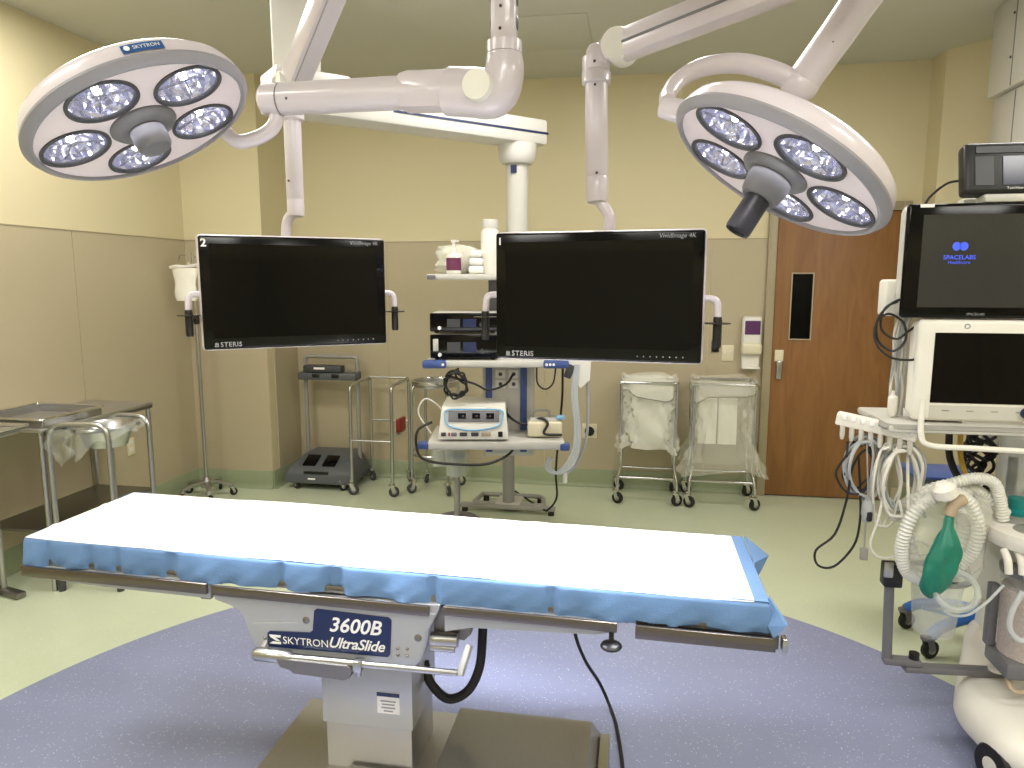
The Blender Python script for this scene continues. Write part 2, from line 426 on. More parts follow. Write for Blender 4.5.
# door
d = thing('door_1', None, None, (1.39, YB, 0), kind='structure')
part('door_leaf', MB().box((1.3925, YB - 0.002, 1.046), (DX1 - DX0, 0.045, 2.072), 0.003), 'door_wood', d)
m = MB()
m.box((0.953, YB - 0.006, 1.074), (0.060, 0.07, 2.148), 0.004); m.box((1.832, YB - 0.006, 1.074), (0.060, 0.07, 2.148), 0.004)
m.box((1.3925, YB - 0.005, 2.117), (0.8185, 0.068, 0.062), 0.004)
part('door_frame', m, 'door_frame_paint', d)
m = MB(); wx0, wx1, wz0, wz1 = 1.098, 1.245, 1.18, 1.655
for c, s in (((wx0, 0, (wz0 + wz1) / 2), (0.008, 0.012, wz1 - wz0 + 0.008)), ((wx1, 0, (wz0 + wz1) / 2), (0.008, 0.012, wz1 - wz0 + 0.008)),
             (((wx0 + wx1) / 2, 0, wz0), (wx1 - wx0, 0.012, 0.008)), (((wx0 + wx1) / 2, 0, wz1), (wx1 - wx0, 0.012, 0.008))):
    m.box((c[0], YB - 0.029, c[2]), s, 0.002)
vf = part('window_frame', m, 'wainscot', d)
part('pane', MB().box(((wx0 + wx1) / 2, YB - 0.027, (wz0 + wz1) / 2), (wx1 - wx0 - 0.012, 0.004, wz1 - wz0 - 0.012)), 'screen_glass', vf)
h = part('handle_plate', MB().box((1.036, YB - 0.031, 1.06), (0.062, 0.014, 0.085), 0.004), 'outlet_cream', d)
m = MB(); m.box((1.036, YB - 0.05, 1.01), (0.034, 0.03, 0.03), 0.006); m.bar((1.036, YB - 0.06, 1.02), (1.036, YB - 0.05, 0.89), 0.036, 0.016, 0.006)
part('paddle', m, 'steel', h)
part('hinge', MB().cyl((1.803, YB - 0.034, 0.3), (1.803, YB - 0.034, 0.42), 0.008, seg=10), 'steel', d)
part('hinge', MB().cyl((1.803, YB - 0.034, 1.68), (1.803, YB - 0.034, 1.80), 0.008, seg=10), 'steel', d)

# wall fittings
t = thing('soap_dispenser', 'white wall soap dispenser with purple label beside the wooden door', 'dispenser', (0.833, YB - 0.005, 0.97))
m = MB(); m.box((0.833, YB - 0.045, 1.20), (0.135, 0.08, 0.29), 0.02, 3); part('housing', m, 'white_plastic', t)
part('label_print', MB().box((0.835, YB - 0.0862, 1.265), (0.108, 0.002, 0.10), 0.0), 'purple_print', t)
m = MB(); m.box((0.833, YB - 0.06, 1.11), (0.14, 0.10, 0.085), 0.02, 3); part('push_bar', m, 'cream_plastic', t)
m = MB(); m.box((0.833, YB - 0.035, 1.02), (0.125, 0.06, 0.12), 0.014); m.box((0.833, YB - 0.06, 0.972), (0.125, 0.10, 0.014), 0.005); part('drip_tray', m, 'white_plastic', t)
t = thing('light_switch', 'cream double light switch plate on the tan wall next to the soap dispenser', 'switch', (0.676, YB - 0.005, 1.01))
part('plate', MB().box((0.676, YB - 0.009, 1.071), (0.085, 0.008, 0.118), 0.003), 'outlet_cream', t)
for dx in (-0.02, 0.02): part('toggle', MB().box((0.676 + dx, YB - 0.016, 1.071), (0.012, 0.014, 0.026), 0.003), 'white_plastic', t)
t = thing('control_plate', 'small black control plate on the tan wall left of the light switch', 'plate', (0.585, YB - 0.005, 1.06))
part('plate', MB().box((0.585, YB - 0.012, 1.12), (0.055, 0.014, 0.085), 0.004), 'black_plastic', t); part('button', MB().cyl((0.585, YB - 0.023, 1.12), (0.585, YB - 0.018, 1.12), 0.012), 'dark_grey', t)
t = thing('wall_outlet', 'square cream wall socket with a round black opening, right of the equipment boom', 'outlet', (-0.336, YB - 0.005, 0.385))
part('plate', MB().box((-0.336, YB - 0.009, 0.444), (0.115, 0.008, 0.115), 0.003), 'outlet_cream', t)
part('socket', MB().lathe([(0, 0), (0.036, 0), (0.038, 0.6), (0.034, 1), (0, 1)], 24, (-0.336, YB - 0.024, 0.444), (-0.336, YB - 0.012, 0.444)), 'black_plastic', t)
t = thing('wall_outlet', 'cream duplex power outlet low on the left wall behind the steel table', 'outlet', (XL + 0.005, 4.25, 0.42))
part('plate', MB().box((XL + 0.009, 4.25, 0.484), (0.008, 0.072, 0.118), 0.003), 'outlet_cream', t)
for dz in (-0.024, 0.024): part('socket', MB().box((XL + 0.014, 4.25, 0.484 + dz), (0.004, 0.036, 0.030), 0.003), 'white_plastic', t)

# ceiling troffers (above and behind the camera's frame)
for i, (x, y) in enumerate(TROFFERS):
    row = ('row farthest from the wooden door', 'middle row', 'row nearest the back wall')[i // 3]; colm = ('left', 'middle', 'right')[i % 3]
    t = thing('ceiling_troffer', 'white recessed fluorescent ceiling panel, %s one of the %s' % (colm, row), 'ceiling light', (x, y, ZC), group='ceiling light panels')
    m = MB()
    for sx in (-1, 1): m.box((x + sx * 0.595, y, ZC - 0.008), (0.03, 0.63, 0.016), 0.003)
    for sy in (-1, 1): m.box((x, y + sy * 0.295, ZC - 0.008), (1.16, 0.03, 0.016), 0.003)
    part('frame', m, 'white_enamel', t)
    part('diffuser', MB().box((x, y, ZC - 0.004), (1.16, 0.56, 0.006)), 'troffer_glow', t)
#==NEXT==
# ================================================================== CEILING HUB AND SURGICAL LIGHTS
HX, HY = -0.10, 1.62
hub = thing('ceiling_hub', 'white round ceiling hub that carries the lights and display arms', 'ceiling mount', (HX, HY, ZC))
part('canopy', MB().lathe([(0, 0), (0.20, 0), (0.27, 0.4), (0.28, 1), (0, 1)], 40, (HX, HY, ZC - 0.11), (HX, HY, ZC - 0.001)), 'white_enamel', hub)
part('spindle', MB().cyl((HX, HY, 2.50), (HX, HY, ZC - 0.1), 0.055, seg=28), 'white_enamel', hub)
part('end_cap', MB().lathe([(0, 0), (0.05, 0.1), (0.065, 0.6), (0.065, 1), (0, 1)], 28, (HX, HY, 2.45), (HX, HY, 2.50)), 'white_plastic', hub)

def extension(t, z, end, zend, r=0.042):
    """swivel arm from the hub at height z to the point above end, with a down tube to zend"""
    m = MB(); m.lathe([(0.058, 0), (0.085, 0.05), (0.085, 0.95), (0.058, 1)], 28, (HX, HY, z - 0.05), (HX, HY, z + 0.05))
    part('swivel_collar', m, 'white_enamel', t)
    v = Vector((end[0] - HX, end[1] - HY, 0)).normalized() * 0.08
    part('extension_arm', MB().bar((HX + v.x, HY + v.y, z), (end[0], end[1], z), 0.075, 0.085, 0.02), 'white_enamel', t)
    part('down_tube', MB().lathe([(0, 0), (r, 0), (r, 0.97), (r * 0.8, 1), (0, 1)], 24, (end[0], end[1], zend), (end[0], end[1], z + 0.06)), 'white_enamel', t)

def light_head(t, c, n, x, R, handle):
    n = Vector(n).normalized(); z = -n; x = Vector(x); x = (x - z * x.dot(z)).normalized(); y = z.cross(x)
    M = Matrix((x, y, z)).transposed().to_4x4(); M.translation = Vector(c)
    def W(mb): mb.v = [tuple(M @ Vector(v)) for v in mb.v]; return mb
    O = (0, 0, 0); Z = (0, 0, 1)
    k = R / 0.34
    part('housing', W(MB().lathe([(0, 0.094), (0.13 * k, 0.093), (0.21 * k, 0.088), (0.27 * k, 0.079), (0.310 * k, 0.065), (0.330 * k, 0.049), (0.339 * k, 0.028), (0.339 * k, 0.004)], 72, O, Z)), 'white_enamel', t)
    part('rim', W(MB().lathe([(0.336 * k, 0.010), (0.345 * k, 0.007), (0.346 * k, 0.000), (0.336 * k, -0.014), (0.326 * k, -0.020), (0.318 * k, -0.019), (0.316 * k, -0.008)], 72, O, Z)), 'lamp_rim', t)
    # face plate with five round openings
    bm = bmesh.new(); edges = []
    def ring(cx, cy, r, s):
        vs = [bm.verts.new((cx + r * math.cos(2 * PI * i / s), cy + r * math.sin(2 * PI * i / s), -0.010)) for i in range(s)]
        for i in range(s): edges.append(bm.edges.new((vs[i], vs[(i + 1) % s])))
    ring(0, 0, 0.319 * k, 72)
    RC, rr = 0.202, 0.096
    for i in range(5): ring(RC * math.cos(2 * PI * i / 5), RC * math.sin(2 * PI * i / 5), rr, 36)
    bmesh.ops.triangle_fill(bm, use_beauty=True, use_dissolve=False, edges=edges, normal=(0, 0, -1))
    bm.verts.index_update(); mb = MB(); mb._add([v.co.copy() for v in bm.verts], [[v.index for v in f.verts] for f in bm.faces]); bm.free()
    part('face_plate', W(mb), 'lamp_face', t)
    for i in range(5):
        a = 2 * PI * i / 5; q = Vector((RC * math.cos(a), RC * math.sin(a), 0)); e = q + Vector((0, 0, 1))
        b = part('reflector', W(MB().lathe([(rr, -0.010), (rr * 0.93, 0.012), (rr * 0.78, 0.034), (rr * 0.55, 0.052), (rr * 0.28, 0.062), (0.001, 0.064)], 18, q, e)), 'reflector_facets', t, smooth=False)
        part('bezel', W(MB().lathe([(rr + 0.004, -0.008), (rr + 0.004, -0.014), (rr - 0.006, -0.015), (rr - 0.009, -0.004), (rr - 0.002, -0.004)], 36, q, e)), 'dark_grey', b)
        m = MB(); m.cyl(q + Vector((0, 0, 0.060)), q + Vector((0, 0, 0.012)), 0.014, 0.010, seg=12)
        part('lamp_bulb', W(m), 'led_white', b)
        m = MB()
        for s in (0, 1):
            aa = a + 0.6 + s * PI / 2; dv = Vector((math.cos(aa), math.sin(aa), 0)) * (rr * 0.92)
            m.bar(q + dv + Vector((0, 0, 0.008)), q - dv + Vector((0, 0, 0.008)), 0.004, 0.006)
        part('strut', W(m), 'chrome', b)
        part('lens', W(MB().lathe([(rr - 0.004, -0.009), (rr * 0.7, -0.016), (rr * 0.35, -0.020), (0.0, -0.021)], 30, q, e)), 'lens_glass', b)
    part('handle_flange', W(MB().lathe([(0.098, -0.008), (0.098, -0.016), (0.088, -0.026), (0.066, -0.030), (0.0, -0.030)], 40, O, Z)), 'grey_plastic', t)
    if handle == 'dome':
        part('handle', W(MB().lathe([(0.050, -0.028), (0.052, -0.06), (0.050, -0.085), (0.043, -0.095), (0.0, -0.097)], 32, O, Z)), 'grey_plastic', t)
    else:
        part('handle_hub', W(MB().lathe([(0.062, -0.028), (0.064, -0.05), (0.056, -0.09), (0.048, -0.100), (0.0, -0.100)], 32, O, Z)), 'grey_plastic', t)
        part('handle', W(MB().lathe([(0.036, -0.095), (0.037, -0.20), (0.034, -0.208), (0.026, -0.209), (0.024, -0.200), (0.0, -0.200)], 32, O, Z)), 'handle_dark', t)
    return M

# --- left light
cA = (-1.483, 2.024, 2.078)
t = thing('surgical_light', 'round white surgical light with short grey dome handle above the left table end', 'surgical light', cA, group='ceiling-hung surgical lights')
MA = light_head(t, cA, (0.465, -0.011, -0.885), (0.128, -0.989, 0.08), 0.327, 'dome')
# printed maker's plate on the near flank of the housing
nA = Vector((-0.465, 0.011, 0.885)); 
rad = Vector((0.62, -0.72, 0.33)); rad = (rad - nA * rad.dot(nA)).normalized(); tan = nA.cross(rad)
if tan.x < 0: tan = -tan
pc = Vector(cA) + rad * 0.327 + nA * 0.026
outn = (rad * 0.985 + nA * 0.17).normalized(); upv = tan.cross(outn) * -1
if upv.dot(nA) < 0: upv = -upv
LM = Matrix((tan, upv, tan.cross(upv))).transposed().to_4x4(); LM.translation = pc
pl = MB(); pl.M = LM
pl.grid(lambda u, v: ((u - 0.5) * 0.108, (v - 0.5) * 0.026, -((u - 0.5) * 0.108) ** 2 / (2 * 0.335) + 0.0015), 12, 1)
pl = part('logo_plate', pl, 'lamp_logo_blue', t)
LM2 = LM.copy(); LM2.translation = pc + tan * -0.026 + LM.to_3x3() @ Vector((0, 0, 0.0022)); lettering('lettering', 'SKYTRON', 0.0155, LM2, 'white_print', pl, local=False)
LM3 = LM.copy(); LM3.translation = pc + LM.to_3x3() @ Vector((-0.041, 0, 0.0022))
em = MB(); em.M = LM3; em.cyl((0, 0, -0.001), (0, 0, 0.0006), 0.0075, seg=16); part('emblem', em, 'white_print', pl)
# yoke, knuckle and tubular spring arm
part('yoke', MB().tube(spline([(-1.262, 2.435, 2.200), (-1.262, 2.432, 2.150), (-1.298, 2.413, 2.106), (-1.363, 2.378, 2.078), (-1.40, 2.365, 2.095), (-1.425, 2.345, 2.135)], 6), 0.025, 14), 'white_enamel', t)
part('knuckle', MB().lathe([(0, 0), (0.040, 0.03), (0.053, 0.2), (0.055, 1), (0, 1)], 28, (-1.312, 2.432, 2.228), (-1.235, 2.430, 2.226)), 'white_enamel', t)
part('spring_arm', MB().tube([(-1.232, 2.430, 2.226), (-1.19, 2.428, 2.226), (-0.80, 2.402, 2.222), (-0.62, 2.385, 2.215)], 0.054, 24), 'white_enamel', t)
part('arm_seam', MB().lathe([(0.0548, 0), (0.0548, 1)], 24, (-1.238, 2.430, 2.226), (-1.231, 2.430, 2.226)), 'grey_plastic', t)
m = MB(); m.bar((-0.80, 2.402, 2.224), (-0.52, 2.365, 2.210), 0.100, 0.130, 0.035); part('arm_cover', m, 'white_enamel', t)
part('elbow', MB().tube(spline([(-0.62, 2.385, 2.215), (-0.53, 2.368, 2.203), (-0.460, 2.350, 2.195), (-0.432, 2.345, 2.25), (-0.43, 2.345, 2.30)], 5), lambda q: (0.082 - 0.030 * max(0, q - 0.4), 0.075 - 0.030 * max(0, q - 0.4)), 22), 'white_enamel', t)
part('elbow_disc', MB().lathe([(0, 0), (0.046, 0), (0.050, 0.1), (0.050, 0.9), (0.046, 1), (0, 1)], 32, (-0.505, 2.262, 2.203), (-0.480, 2.40, 2.203)), 'white_plastic', t)
part('collar', MB().lathe([(0, 0), (0.048, 0), (0.056, 0.1), (0.056, 0.5), (0.053, 0.52), (0.056, 0.55), (0.056, 1), (0, 1)], 28, (-0.430, 2.345, 2.27), (-0.430, 2.345, 2.345)), 'white_enamel', t)
part('down_tube_shroud', MB().box((-0.43, 2.345, 2.46), (0.080, 0.075, 0.26), 0.02, 3), 'white_enamel', t)
for sx in (-1, 1):
    for z in (2.40, 2.47): part('vent_slot', MB().ball((-0.43 + sx * 0.0405, 2.345, z), (0.004, 0.018, 0.022), 10, 8), 'dark_grey', t)
for q in ((-0.437, 2.306, 2.375), (-0.435, 2.306, 2.44), (-1.19, 2.376, 2.215)): part('screw', MB().ball(q, 0.005, 8, 6), 'dark_grey', t)
extension(t, 2.60, (-0.43, 2.345), 2.56)

# --- right light
cB = (0.383, 2.182, 1.914)
t = thing('surgical_light', 'round white surgical light with a long dark cylindrical handle, near the wooden door', 'surgical light', cB, group='ceiling-hung surgical lights')
light_head(t, cB, (-0.516, -0.146, -0.844), (-0.709, -0.48, 0.516), 0.324, 'long')
part('yoke', MB().tube(spline([(0.490, 2.515, 2.222), (0.421, 2.520, 2.262), (0.309, 2.505, 2.290), (0.197, 2.465, 2.275), (0.118, 2.41, 2.226), (0.080, 2.345, 2.165), (0.078, 2.29, 2.130)], 6), lambda q: (0.030 - 0.006 * q, 0.036 - 0.008 * q), 14), 'white_enamel', t)
part('yoke_foot', MB().lathe([(0, 0), (0.030, 0), (0.034, 0.3), (0.034, 0.8), (0.028, 1), (0, 1)], 20, (0.062, 2.30, 2.118), (0.165, 2.262, 2.085)), 'white_enamel', t)
part('knuckle', MB().ball((0.500, 2.525, 2.222), (0.060, 0.060, 0.055), 20, 10), 'white_enamel', t)
part('spring_arm', MB().tube([(0.500, 2.530, 2.222), (0.585, 2.446, 2.348), (0.622, 2.395, 2.409), (0.70, 2.29, 2.52), (0.82, 2.13, 2.69)], 0.054, 24), 'white_enamel', t)
for q in ((0.530, 2.452, 2.27), (0.565, 2.412, 2.315)): part('screw', MB().ball(q, 0.006, 8, 6), 'dark_grey', t)
part('elbow', MB().ball((0.83, 2.12, 2.70), (0.075, 0.075, 0.07), 20, 10), 'white_enamel', t)
extension(t, 2.76, (0.83, 2.12), 2.70)

for c_, n_ in ((cA, (0.465, -0.011, -0.885)), (cB, (-0.516, -0.146, -0.844))):
    ld = bpy.data.lights.new('surgical_beam', 'AREA'); ld.shape = 'DISK'; ld.size = 0.5; ld.energy = 11.0; ld.color = (0.93, 0.93, 1.0); ld.spread = math.radians(60)
    lo = bpy.data.objects.new('surgical_beam', ld); COL.objects.link(lo); nv = Vector(n_).normalized()
    lo.location = Vector(c_) + nv * 0.035; lo.rotation_euler = nv.to_track_quat('-Z', 'Y').to_euler()

# ================================================================== SUSPENDED MONITORS
def monitor_panel(t, w, h, number):
    """local frame: front looks to -y, centre of the panel at origin"""
    p = part('monitor_back', MB().box((0, 0.030, 0), (w + 0.012, 0.050, h + 0.012), 0.018, 3), 'white_enamel', t, local=True)
    part('bezel', MB().box((0, 0.0, 0), (w, 0.018, h), 0.008, 3), 'black_gloss', t, local=True)
    s = part('screen', MB().box((0, -0.0085, 0.006), (w - 0.075, 0.003, h - 0.076)), 'screen_glass', t, local=True)
    lettering('lettering', 'STERIS', 0.026, frontM(-w / 2 + 0.060, -0.0106, -h / 2 + 0.0185), 'grey_print', t, bold=0.0004, spacing=1.1)
    lettering('lettering', 'VividImage 4K', 0.021, frontM(w / 2 - 0.030, -0.0106, h / 2 - 0.018), 'grey_print', t, align='RIGHT', shear=0.15)
    lettering('lettering', number, 0.042 if number == '2' else 0.034, frontM(-w / 2 + 0.008, -0.0106, h / 2 - 0.030), 'white_print', t, bold=0.0012)
    m = MB()
    for i in range(3): m.box((-w / 2 + 0.0415 + 0.005 * i, -0.0098, -h / 2 + 0.0185), (0.003, 0.0016, 0.018 - 0.004 * abs(i - 1)))
    m.box((-w / 2 + 0.0465, -0.0098, -h / 2 + 0.012), (0.016, 0.0016, 0.003)); part('emblem', m, 'grey_print', t, local=True)
    for i in range(8): part('button_mark', MB().cyl((w / 2 - 0.06 - i * 0.022, -0.0105, -h / 2 + 0.02), (w / 2 - 0.06 - i * 0.022, -0.0088, -h / 2 + 0.02), 0.0022, seg=8), 'grey_print', t, local=True)
    part('mount_plate', MB().box((0.0, 0.075, 0.0), (0.20, 0.05, 0.20), 0.01), 'white_enamel', t, local=True)
def side_handle(t, x, z0, s):
    g = part('side_handle', MB().tube(bend([(x, 0.035, z0), (x + s * 0.050, 0.03, z0), (x + s * 0.052, 0.02, z0 - 0.075)], 0.035), 0.0125, 12), 'white_enamel', t, local=True)
    part('grip', MB().lathe([(0, 0), (0.013, 0), (0.015, 0.1), (0.015, 0.9), (0.013, 1), (0, 1)], 16, (x + s * 0.052, 0.02, z0 - 0.165), (x + s * 0.052, 0.02, z0 - 0.060)), 'black_plastic', g, local=True)
    part('guard', MB().lathe([(0, 0), (0.044, 0.2), (0.044, 0.8), (0, 1)], 20, (x + s * 0.052, 0.02, z0 - 0.085), (x + s * 0.052, 0.02, z0 - 0.079)), 'black_plastic', g, local=True)

# monitor 1, in front of the equipment boom
yaw1 = math.radians(-5.7); c1 = Vector((-0.140, 2.529, 1.545))
t = thing('suspended_monitor', 'large black surgical display hung in front of the equipment boom', 'monitor', c1, yaw1, group='ceiling-hung displays')
monitor_panel(t, 0.725, 0.447, '1'); side_handle(t, 0.36, -0.005, 1); side_handle(t, -0.36, 0.005, -1)
W1 = ROOT[t.name]
bk = W1 @ Vector((0, 0.11, 0.0))
part('hanger', MB().tube(bend([(bk.x, bk.y - 0.015, bk.z), (bk.x, bk.y + 0.035, bk.z), (bk.x + 0.028, bk.y + 0.055, 1.84), (-0.142, 2.70, 1.885), (-0.145, 2.70, 1.94)], 0.09), 0.021, 14), 'white_enamel', t)
part('drop_tube', MB().lathe([(0, 0), (0.036, 0), (0.040, 0.04), (0.041, 0.20), (0.0395, 0.21), (0.041, 0.22), (0.041, 1), (0, 1)], 28, (-0.150, 2.700, 1.885), (-0.163, 2.740, 2.31)), 'white_enamel', t)
part('swivel', MB().lathe([(0.042, 0), (0.052, 0.06), (0.053, 0.45), (0.050, 0.5), (0.051, 0.55), (0.051, 1), (0, 1)], 28, (-0.163, 2.740, 2.305), (-0.165, 2.745, 2.40)), 'white_enamel', t)
m = MB(); m.bar((-0.165, 2.745, 2.35), (-0.150, 2.745, 2.445), 0.10, 0.09, 0.03, up=(1, 0, 0)); m.bar((-0.150, 2.745, 2.415), (-0.065, 2.72, 2.430), 0.10, 0.085, 0.03)
part('elbow', m, 'white_enamel', t)
part('elbow_disc', MB().lathe([(0, 0), (0.052, 0), (0.056, 0.1), (0.056, 0.9), (0.052, 1), (0, 1)], 32, (-0.095, 2.660, 2.425), (-0.065, 2.785, 2.425)), 'white_plastic', t)
part('spring_arm', MB().bar((-0.085, 2.725, 2.425), (0.62, 2.085, 2.455), 0.085, 0.105, 0.02), 'white_enamel', t)
part('arm_groove', MB().bar((-0.072, 2.655, 2.424), (0.520, 2.117, 2.450), 0.006, 0.008), 'grey_plastic', t)
for q in ((-0.168, 2.692, 2.375), (-0.165, 2.690, 2.295), (-0.152, 2.662, 1.985)): part('screw', MB().ball(q, 0.005, 8, 6), 'dark_grey', t)
part('swivel', MB().lathe([(0, 0), (0.055, 0), (0.06, 0.2), (0.06, 0.9), (0.05, 1), (0, 1)], 28, (0.64, 2.065, 2.38), (0.64, 2.065, 2.54)), 'white_enamel', t)
extension(t, 2.64, (0.64, 2.065), 2.53)

# monitor 2, left
yaw2 = math.radians(35.9); c2 = Vector((-1.384, 2.793, 1.553))
t = thing('suspended_monitor', 'large black surgical display numbered 2, hung at an angle in front of the intravenous pole', 'monitor', c2, yaw2, group='ceiling-hung displays')
monitor_panel(t, 0.740, 0.447, '2'); side_handle(t, 0.366, -0.005, 1); side_handle(t, -0.366, -0.005, -1)
W2 = ROOT[t.name]; bk = W2 @ Vector((0, 0.11, 0))
part('hanger', MB().tube(bend([(bk.x + 0.01, bk.y - 0.012, bk.z), (bk.x - 0.02, bk.y + 0.03, bk.z), (-1.502, 2.93, 1.74), (-1.497, 2.945, 1.86), (-1.458, 2.945, 1.90), (-1.456, 2.945, 1.93)], 0.06), 0.021, 14), 'white_enamel', t)
part('drop_tube', MB().lathe([(0, 0), (0.033, 0), (0.036, 0.04), (0.036, 0.16), (0.0345, 0.17), (0.036, 0.18), (0.037, 1), (0, 1)], 28, (-1.453, 2.945, 1.875), (-1.466, 2.972, 2.28)), 'white_enamel', t)
part('swivel', MB().lathe([(0.038, 0), (0.050, 0.06), (0.052, 0.45), (0.049, 0.5), (0.051, 0.55), (0.051, 1), (0, 1)], 28, (-1.466, 2.972, 2.272), (-1.470, 2.978, 2.365)), 'white_enamel', t)
m = MB(); m.bar((-1.470, 2.978, 2.33), (-1.462, 2.978, 2.43), 0.10, 0.09, 0.03, up=(1, 0, 0)); part('elbow', m, 'white_enamel', t)
part('elbow_disc', MB().lathe([(0, 0), (0.052, 0), (0.056, 0.1), (0.056, 0.9), (0.052, 1), (0, 1)], 32, (-1.505, 2.935, 2.415), (-1.405, 3.015, 2.415)), 'white_plastic', t)
part('spring_arm', MB().bar((-1.468, 2.980, 2.405), (-0.99, 2.512, 2.765), 0.100, 0.095, 0.018, up=(-0.4, 0.2, 0.8)), 'white_enamel', t)
part('arm_groove', MB().bar((-1.4007, 2.880, 2.414), (-1.031, 2.518, 2.693), 0.006, 0.008), 'mid_grey', t)
part('swivel', MB().lathe([(0, 0), (0.055, 0), (0.06, 0.2), (0.06, 0.9), (0.05, 1), (0, 1)], 28, (-0.98, 2.50, 2.70), (-0.98, 2.50, 2.86)), 'white_enamel', t)
for q in ((-1.468, 2.928, 2.33), (-1.462, 2.908, 2.02)): part('screw', MB().ball(q, 0.005, 8, 6), 'dark_grey', t)
extension(t, 2.90, (-0.98, 2.50), 2.84)

# ================================================================== EQUIPMENT BOOM
BX, BY, BR = -0.83, 4.24, math.radians(9.8)
t = thing('equipment_boom', 'cream ceiling-hung equipment boom with shelves and blue corner bumpers behind the right display', 'equipment boom', (BX, BY, 0.035), BR)
ca, cb = Vector((-1.62, 3.36, 0)), Vector((-0.60, 4.37, 0))
ad = (cb - ca).normalized()
Rz = Matrix.Rotation(math.atan2(ad.y, ad.x) + 0.0, 3, 'Z')
part('ceiling_flange', MB().lathe([(0, 0), (0.12, 0), (0.16, 0.4), (0.24, 0.5), (0.25, 1), (0, 1)], 36, (ca.x, ca.y, 2.90), (ca.x, ca.y, ZC - 0.001)), 'grey_plastic', t)
part('ceiling_column', MB().box((ca.x, ca.y, 2.715), (0.215, 0.205, 0.40), 0.012, R=Matrix.Rotation(math.radians(25), 3, 'Z')), 'boom_white', t)
part('column_cover', MB().box((ca.x + 0.03, ca.y + 0.02, 2.545), (0.36, 0.25, 0.055), 0.012, R=Rz), 'boom_white', t)
a0 = ca - ad * 0.16
part('boom_arm', MB().bar((a0.x, a0.y, 2.455), (cb.x, cb.y, 2.455), 0.20, 0.145, 0.02), 'boom_white', t)
sd = Vector((ad.y, -ad.x, 0))
p0 = ca + ad * 0.45 + sd * 0.101; p1 = cb + sd * 0.101
part('stripe', MB().bar((p0.x, p0.y, 2.448), (p1.x, p1.y, 2.448), 0.004, 0.012), 'navy_label', t)
ce2 = cb - ad * 0.15
part('arm_hub', MB().lathe([(0, 0), (0.085, 0), (0.105, 0.2), (0.110, 0.6), (0.115, 1), (0, 1)], 36, (ce2.x, ce2.y, 2.275), (ce2.x, ce2.y, 2.385)), 'boom_white', t)
part('column', MB().cyl((ce2.x, ce2.y, 1.15), (ce2.x, ce2.y, 2.30), 0.064, seg=32), 'pale_grey', t)
m = MB(); m.box((ce2.x - 0.01, ce2.y - 0.066, 2.24), (0.035, 0.006, 0.045)); part('label_sticker', m, 'navy_label', t)
m = MB(); m.box((ce2.x - 0.01, ce2.y - 0.066, 1.86), (0.075, 0.006, 0.05)); part('label_sticker', m, 'white_print', t)
# local frame now: x right, -y to the camera
def L(name, mb, m_, **k): return part(name, mb, m_, t, local=True, **k)
part('service_head', MB().box((0.075, 0.06, 0.86), (0.315, 0.20, 0.72), 0.02, 3), 'pale_grey', t, local=True)
for x in (-0.045, 0.165): part('service_strip', MB().box((x, -0.045, 0.86), (0.040, 0.02, 0.66), 0.004), 'blue_trim', t, local=True)
for x, z in ((0.025, 1.01), (0.105, 1.01), (0.025, 0.95), (0.105, 0.95)):
    s = part('power_socket', MB().box((x, -0.046, z), (0.060, 0.014, 0.052), 0.004), 'white_plastic', t, local=True)
    part('socket_face', MB().cyl((x, -0.056, z), (x, -0.052, z), 0.012, seg=12), 'dark_grey', s, local=True)
def shelf(z, x0, x1, y0, y1, th=0.032):
    s = part('shelf', MB().box(((x0 + x1) / 2, (y0 + y1) / 2, z - th / 2), (x1 - x0, y1 - y0, th), 0.012), 'pale_grey', t, local=True)
    return s
s1 = shelf(1.118, -0.40, 0.40, -0.30, 0.12, 0.04)
part('bumper', MB().box((-0.345, -0.285, 1.098), (0.135, 0.06, 0.046), 0.012), 'blue_trim', s1, local=True)
part('bumper', MB().box((0.345, -0.285, 1.098), (0.145, 0.06, 0.046), 0.012), 'blue_trim', s1, local=True)
for x in (-0.295, 0.29, 0.31, 0.33): part('bolt', MB().cyl((x, -0.318, 1.098), (x, -0.313, 1.098), 0.008, seg=10), 'white_print', s1, local=True)
s2 = shelf(0.665, -0.385, 0.395, -0.36, 0.10, 0.05)
part('bumper', MB().box((-0.41, -0.34, 0.640), (0.06, 0.055, 0.042), 0.01), 'blue_trim', s2, local=True)
part('bumper', MB().box((0.395, -0.34, 0.632), (0.055, 0.055, 0.042), 0.01), 'blue_trim', s2, local=True)
s3 = shelf(1.605, -0.40, 0.40, -0.16, 0.14, 0.035)
part('bracket', MB().box((0.0, 0.11, 1.33), (0.10, 0.04, 0.55), 0.006), 'grey_plastic', t, local=True)
part('shelf_clip', MB().box((-0.37, -0.165, 1.588), (0.05, 0.012, 0.022), 0.003), 'grey_plastic', s3, local=True)
boom = t
Wb = ROOT[boom.name]
def bw(x, y, z): return Wb @ Vector((x, y, z))
